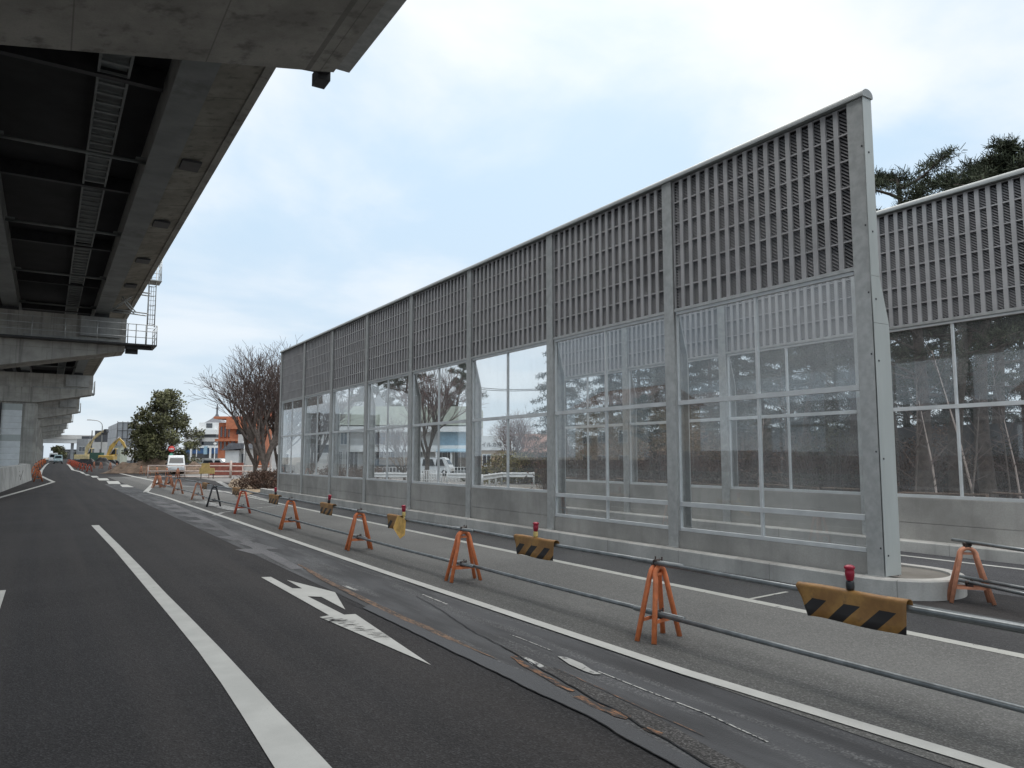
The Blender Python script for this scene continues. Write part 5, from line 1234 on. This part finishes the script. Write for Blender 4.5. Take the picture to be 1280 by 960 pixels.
# ------------------------------------------------------------------ vehicles
def car(loc, rz, L, W, H, paint, label, style='van', glass='win'):
    o = thing('car' if style != 'van' else 'van', loc, label, 'van' if style == 'van' else 'car', None, rz)       # local -y is the front
    if style == 'van': side = [(-L / 2, .28), (-L / 2, .75), (-L / 2 + .12, .95), (-L / 2 + .62, H - .12), (-L / 2 + .95, H), (L / 2 - .2, H), (L / 2 - .04, H - .25), (L / 2, .9), (L / 2, .28)]
    else: side = [(-L / 2, .26), (-L / 2 - .02, .62), (-L / 2 + .15, .86), (-L / 2 + .75, .98), (-L / 2 + 1.35, H - .08), (-L / 2 + 1.7, H), (L / 2 - .7, H), (L / 2 - .2, H - .2), (L / 2, .95), (L / 2, .26)]
    n = len(side); mb = MB(); vs = []
    for x, k in ((-W / 2 + .06, 1), (-W / 2, 0), (W / 2, 0), (W / 2 - .06, 1)):
        for (y, z) in side:
            tu = max(0, (z - .95) / (H - .95)); xx = x * (1 - .13 * tu); sh = .04 if k else 0
            vs.append((xx, y * (1 - sh * .3), z - (sh * .6 if z > H - .2 else 0) if not k else z - .02 if z > 1 else z))
    fs = [(r_ * n + i, r_ * n + (i + 1) % n, (r_ + 1) * n + (i + 1) % n, (r_ + 1) * n + i) for r_ in range(3) for i in range(n)] + [tuple(range(n)), tuple(range(4 * n - 1, 3 * n - 1, -1))]
    mb.add(vs, fs); bo = mb.build('body', paint, o)
    bv = bo.modifiers.new('bevel', 'BEVEL'); bv.width = .05; bv.segments = 2
    a, b = (side[2], side[3]) if style == 'van' else (side[3], side[4])
    def ws(y0, z0, y1, z1, w0, w1, off):
        m_ = MB(); m_.add([(-w0, y0 - off, z0), (w0, y0 - off, z0), (w1, y1 - off, z1), (-w1, y1 - off, z1), (-w0, y0 - off + .02, z0), (w0, y0 - off + .02, z0), (w1, y1 - off + .02, z1), (-w1, y1 - off + .02, z1)], [(0, 1, 2, 3), (7, 6, 5, 4), (0, 4, 5, 1), (1, 5, 6, 2), (2, 6, 7, 3), (3, 7, 4, 0)]); return m_
    fa, fb = (.25, .82) if style == 'van' else (.12, .80)
    ws(a[0] + (b[0] - a[0]) * fa, a[1] + (b[1] - a[1]) * fa, a[0] + (b[0] - a[0]) * fb, a[1] + (b[1] - a[1]) * fb, W / 2 - .17, W / 2 - .24, .03).build('windscreen', glass, o)
    for s in (-1, 1):
        m_ = MB(); y0 = -L / 2 + (.45 if style == 'van' else 1.15); zb, zt_ = 1.0, H - .18
        for ya, yb in ((y0 + .15, y0 + 1.1), (y0 + 1.18, L / 2 - .4)):
            xb = s * (W / 2 + .012); xt_ = s * (W / 2 * (1 - .13 * (zt_ - .95) / (H - .95)) + .012)
            m_.add([(xb, ya, zb), (xb, yb, zb), (xt_, yb - .08, zt_), (xt_, ya + .3, zt_), (xb - s * .06, ya, zb), (xb - s * .06, yb, zb), (xt_ - s * .06, yb - .08, zt_), (xt_ - s * .06, ya + .3, zt_)], [(0, 1, 2, 3), (7, 6, 5, 4), (0, 4, 5, 1), (1, 5, 6, 2), (2, 6, 7, 3), (3, 7, 4, 0)])
        m_.build('side_window', glass, o)
        for yw in (-L / 2 + .65, L / 2 - .65):
            Mr = Matrix.Translation((s * (W / 2 - .06), yw, .29)) @ Matrix.Rotation(PI / 2 * s, 4, 'Y')
            w_ = MB(); w_.lathe([(0, -.12), (.24, -.12), (.29, -.09), (.29, .06), (.26, .09), (.18, .09), (0, .08)], n=18, mx=Mr); wo = w_.build('wheel', 'tyre', o)
            w_ = MB(); w_.lathe([(0, .085), (.17, .092), (.17, .10), (0, .105)], n=14, mx=Mr); w_.build('rim', 'hub', wo)
        m_ = MB(); m_.bbox(s * (W / 2 - .24) - .14, s * (W / 2 - .24) + .14, -L / 2 - .05, -L / 2 + .1, .62, .80, .03); m_.build('headlight', 'headlamp', o)
        m_ = MB(); m_.bbox(s * (W / 2 + .09) - .07, s * (W / 2 + .09) + .07, -L / 2 + .6, -L / 2 + .75, 1.0, 1.16, .02); m_.build('mirror', 'bumper', o)
    m_ = MB(); m_.bbox(-W / 2 + .08, W / 2 - .08, -L / 2 - .06, -L / 2 + .05, .28, .46, .03); m_.build('bumper', 'bumper', o)
    m_ = MB(); m_.box(-.17, .17, -L / 2 - .075, -L / 2 - .062, .48, .60); m_.build('number_plate', 'white', o)
    return o
p = G(72.5, 579.6); car(p, 0.0, 3.4, 1.48, 1.72, 'carteal', 'pale teal small car driving towards the camera in the left lane', 'car')
p2 = G(67, 577.2); car((p2.x - .4, p.y + 26, zg(p.y + 26)), 0.0, 4.6, 1.75, 2.2, 'carwhite', 'white van following close behind the pale teal car', 'van')
p = base(220, 78.5); car(p, -YAW + .45, 4.4, 1.7, 1.95, 'carwhite', 'white van parked behind the red no entry sign', 'van')
p = base(546, 76); car(p, PI / 2 - YAW - .25, 3.4, 1.48, 1.85, 'carwhite', 'white kei van parked before the blue awning shop', 'van')
p = base(490, 76); car(p, PI / 2 - YAW + .2, 4.4, 1.7, 1.75, 'cargrey', 'dark grey minivan parked before the white shop', 'car')
p = base(275, 88); car(p, -YAW + 1.3, 4.2, 1.68, 1.5, 'carwhite', 'white car parked in front of the orange building', 'car')

# excavators
def excavator(loc, rz, s, paint, label, pose):
    o = thing('excavator', loc, label, 'excavator', None, rz); o.scale = (s, s, s)
    for k in (-1, 1):
        m_ = MB(); m_.prism([(-1.5, .25), (-1.25, 0), (1.25, 0), (1.5, .25), (1.5, .55), (1.25, .8), (-1.25, .8), (-1.5, .55)], k * .85 - .25, k * .85 + .25, 'y'); m_.build('track', 'bumper', o)
    m_ = MB(); m_.bbox(-1.5, 1.1, -1.05, 1.05, .95, 1.75, .12); m_.build('body', paint, o)
    m_ = MB(); m_.box(-.6, .6, -.5, .5, .8, .95); m_.build('turntable', 'dark_steel', o)
    m_ = MB(); m_.bbox(.0, 1.2, .05, 1.0, 1.76, 3.0, .08); c_ = m_.build('cab', paint, o)
    m_ = MB(); m_.box(1.205, 1.225, .15, .9, 1.9, 2.85); m_.box(.15, 1.1, 1.005, 1.02, 1.95, 2.85); m_.box(.15, 1.1, .03, .045, 1.95, 2.85); m_.build('cab_glass', 'win', c_)
    def arm(p, q, w0, w1, name):
        p = Vector(p); q = Vector(q); t = (q - p).normalized(); n = Vector((-t.z, 0, t.x)); m_ = MB()
        mid = p.lerp(q, .45) + n * w0 * .35
        pts = [p - n * w0 * .3, p + n * w0 * .3, mid + n * w0 * .5, q + n * w1 * .4, q - n * w1 * .4, mid - n * w0 * .5]
        m_.prism([(a.x, a.z) for a in pts], -.2, .2, 'y'); return m_.build(name, paint, o)
    b0, b1, b2, bk = pose
    arm(b0, b1, .7, .45, 'boom'); arm(b1, b2, .45, .3, 'stick')
    m_ = MB(); m_.tube([Vector(b0) + Vector((.3, 0, -.1)), Vector(b0).lerp(Vector(b1), .5) + Vector((.2, 0, -.25))], .09, 8); m_.tube([Vector(b0).lerp(Vector(b1), .6) + Vector((0, 0, .4)), Vector(b1) + Vector((.1, 0, .25))], .08, 8); m_.build('hydraulic_ram', 'hub', o)
    b = Vector(b2); m_ = MB(); m_.prism([(b.x - .2, b.z + .1), (b.x + .25, b.z + .15), (b.x + .35, b.z - .4), (b.x - .1, b.z - .95), (b.x - .75, b.z - .8), (b.x - .55, b.z - .65), (b.x - .2, b.z - .55)], -.45, .45, 'y'); m_.build('bucket', 'dark_steel', o)
    return o
excavator(base(136, 126), -YAW + 0.15, .92, 'yellow', 'yellow excavator with arched boom beside the black sheeted heap', ((-.2, -.2, 1.7), (1.6, -.2, 4.9), (2.9, -.2, 2.9), 0))
excavator(base(106, 140), -YAW + 0.05, 1.0, 'digcream', 'pale yellow excavator with its boom raised higher, left of the first', ((.2, -.2, 1.7), (1.3, -.2, 4.6), (3.6, -.2, 6.4), 0))
o = thing('green_machine', base(121, 136), 'dark green site generator between the two excavators', 'machine', None, -YAW); bx(o, 'casing', 'green', -1.0, 1.0, -.6, .6, .3, 2.1); bx(o, 'base', 'bumper', -1.1, 1.1, -.7, .7, .0, .296); bx(o, 'exhaust', 'dark_steel', .5, .65, -.1, .05, 2.104, 2.7)
def heap(loc, label, name, m, w, h, seed):
    mb = MB(); n = 20; vs = []; fs = []
    for j in range(n + 1):
        for i in range(n + 1):
            x = i / n * 2 - 1; y = j / n * 2 - 1; e = max(0, 1 - x * x) * max(0, 1 - y * y)
            vs.append((x * w, y * w * .5, e * h * (.8 + .7 * noise.noise(Vector((x * 3 + seed, y * 3, 0)))) - .02))
    mb.add(vs, [(j * (n + 1) + i, j * (n + 1) + i + 1, (j + 1) * (n + 1) + i + 1, (j + 1) * (n + 1) + i) for j in range(n) for i in range(n)], True)
    o = mb.build(name, m, None, loc); o.rotation_euler = (0, 0, -YAW); tag(o, label, 'heap')
heap(base(123, 118), 'black plastic sheeted heap in front of the yellow excavator', 'sheeted_heap', 'blackcloth', 2.6, 1.35, 2)

# ------------------------------------------------------------------ world, sun, camera
w = bpy.data.worlds.new('World'); scene.world = w; w.use_nodes = True
nt = w.node_tree; nt.nodes.clear()
out = N(nt, 'ShaderNodeOutputWorld'); sky = N(nt, 'ShaderNodeTexSky', sky_type='NISHITA', sun_disc=False, sun_elevation=R(42), sun_rotation=R(40))
b1 = N(nt, 'ShaderNodeBackground'); b1.inputs[1].default_value = 0.10; nt.links.new(sky.outputs[0], b1.inputs[0])
tc = nt.nodes.new('ShaderNodeTexCoord'); sep = nt.nodes.new('ShaderNodeSeparateXYZ'); nt.links.new(tc.outputs['Generated'], sep.inputs[0])
zc = mth(nt, 'ADD', mth(nt, 'MAXIMUM', sep.outputs[2], 0.0), 0.16)
cx = mth(nt, 'DIVIDE', sep.outputs[0], zc); cy = mth(nt, 'DIVIDE', sep.outputs[1], zc)
cv = nt.nodes.new('ShaderNodeCombineXYZ'); nt.links.new(cx, cv.inputs[0]); nt.links.new(cy, cv.inputs[1])
n1 = nt.nodes.new('ShaderNodeTexNoise'); n1.inputs['Scale'].default_value = 0.9; n1.inputs['Detail'].default_value = 7; n1.inputs['Roughness'].default_value = 0.52; n1.inputs['Distortion'].default_value = 0.3
nt.links.new(cv.outputs[0], n1.inputs[0])
cl = ramp(nt, n1.outputs['Fac'], 0.38, 0.62)
hor = ramp(nt, sep.outputs[2], 0.0, 0.40)
lowc = mixc(nt, cl, (0.60, 0.71, 0.82), (0.72, 0.80, 0.88))
highc = mixc(nt, cl, (0.58, 0.755, 0.915), (0.94, 0.97, 0.99))
cc_ = mixc(nt, hor, lowc, highc)
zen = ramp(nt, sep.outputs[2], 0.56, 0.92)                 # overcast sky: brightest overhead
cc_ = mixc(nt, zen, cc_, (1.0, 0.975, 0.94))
back = ramp(nt, mth(nt, 'ADD', mth(nt, 'MULTIPLY', sep.outputs[0], -0.90), mth(nt, 'MULTIPLY', sep.outputs[1], -0.44)), 0.25, 0.8)  # extra sky brightness added out of view, behind and left, to lift upright faces
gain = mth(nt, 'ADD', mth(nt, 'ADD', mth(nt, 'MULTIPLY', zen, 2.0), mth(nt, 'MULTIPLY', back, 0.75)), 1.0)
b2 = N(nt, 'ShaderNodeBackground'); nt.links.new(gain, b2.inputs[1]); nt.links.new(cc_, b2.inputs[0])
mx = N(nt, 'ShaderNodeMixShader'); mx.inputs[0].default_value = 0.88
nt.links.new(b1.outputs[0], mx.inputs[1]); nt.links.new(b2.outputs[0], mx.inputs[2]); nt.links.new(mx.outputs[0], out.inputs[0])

sl = bpy.data.lights.new('sun', 'SUN'); sl.energy = 0.9; sl.angle = R(18); sl.color = (1, .96, .9)
so = bpy.data.objects.new('sun', sl); COL.objects.link(so)
sd = Vector((math.sin(R(40)) * math.cos(R(42)), math.cos(R(40)) * math.cos(R(42)), math.sin(R(42))))
so.rotation_euler = sd.to_track_quat('Z', 'Y').to_euler(); so.location = sd * 100

cam = bpy.data.cameras.new('camera'); co = bpy.data.objects.new('camera', cam); COL.objects.link(co)
cam.sensor_fit = 'HORIZONTAL'; cam.sensor_width = 36; cam.lens = F / 1280 * 36; cam.clip_start = 0.05; cam.clip_end = 5000
co.matrix_world = Matrix.Translation(CAM) @ Matrix((rt, up, -fw)).transposed().to_4x4()
scene.camera = co
scene.view_settings.view_transform = 'Standard'; scene.view_settings.look = 'None'; scene.view_settings.exposure = 0.14; scene.view_settings.gamma = 1
scene.cycles.max_bounces = 8; scene.cycles.transparent_max_bounces = 24; scene.cycles.glossy_bounces = 3; scene.cycles.diffuse_bounces = 3
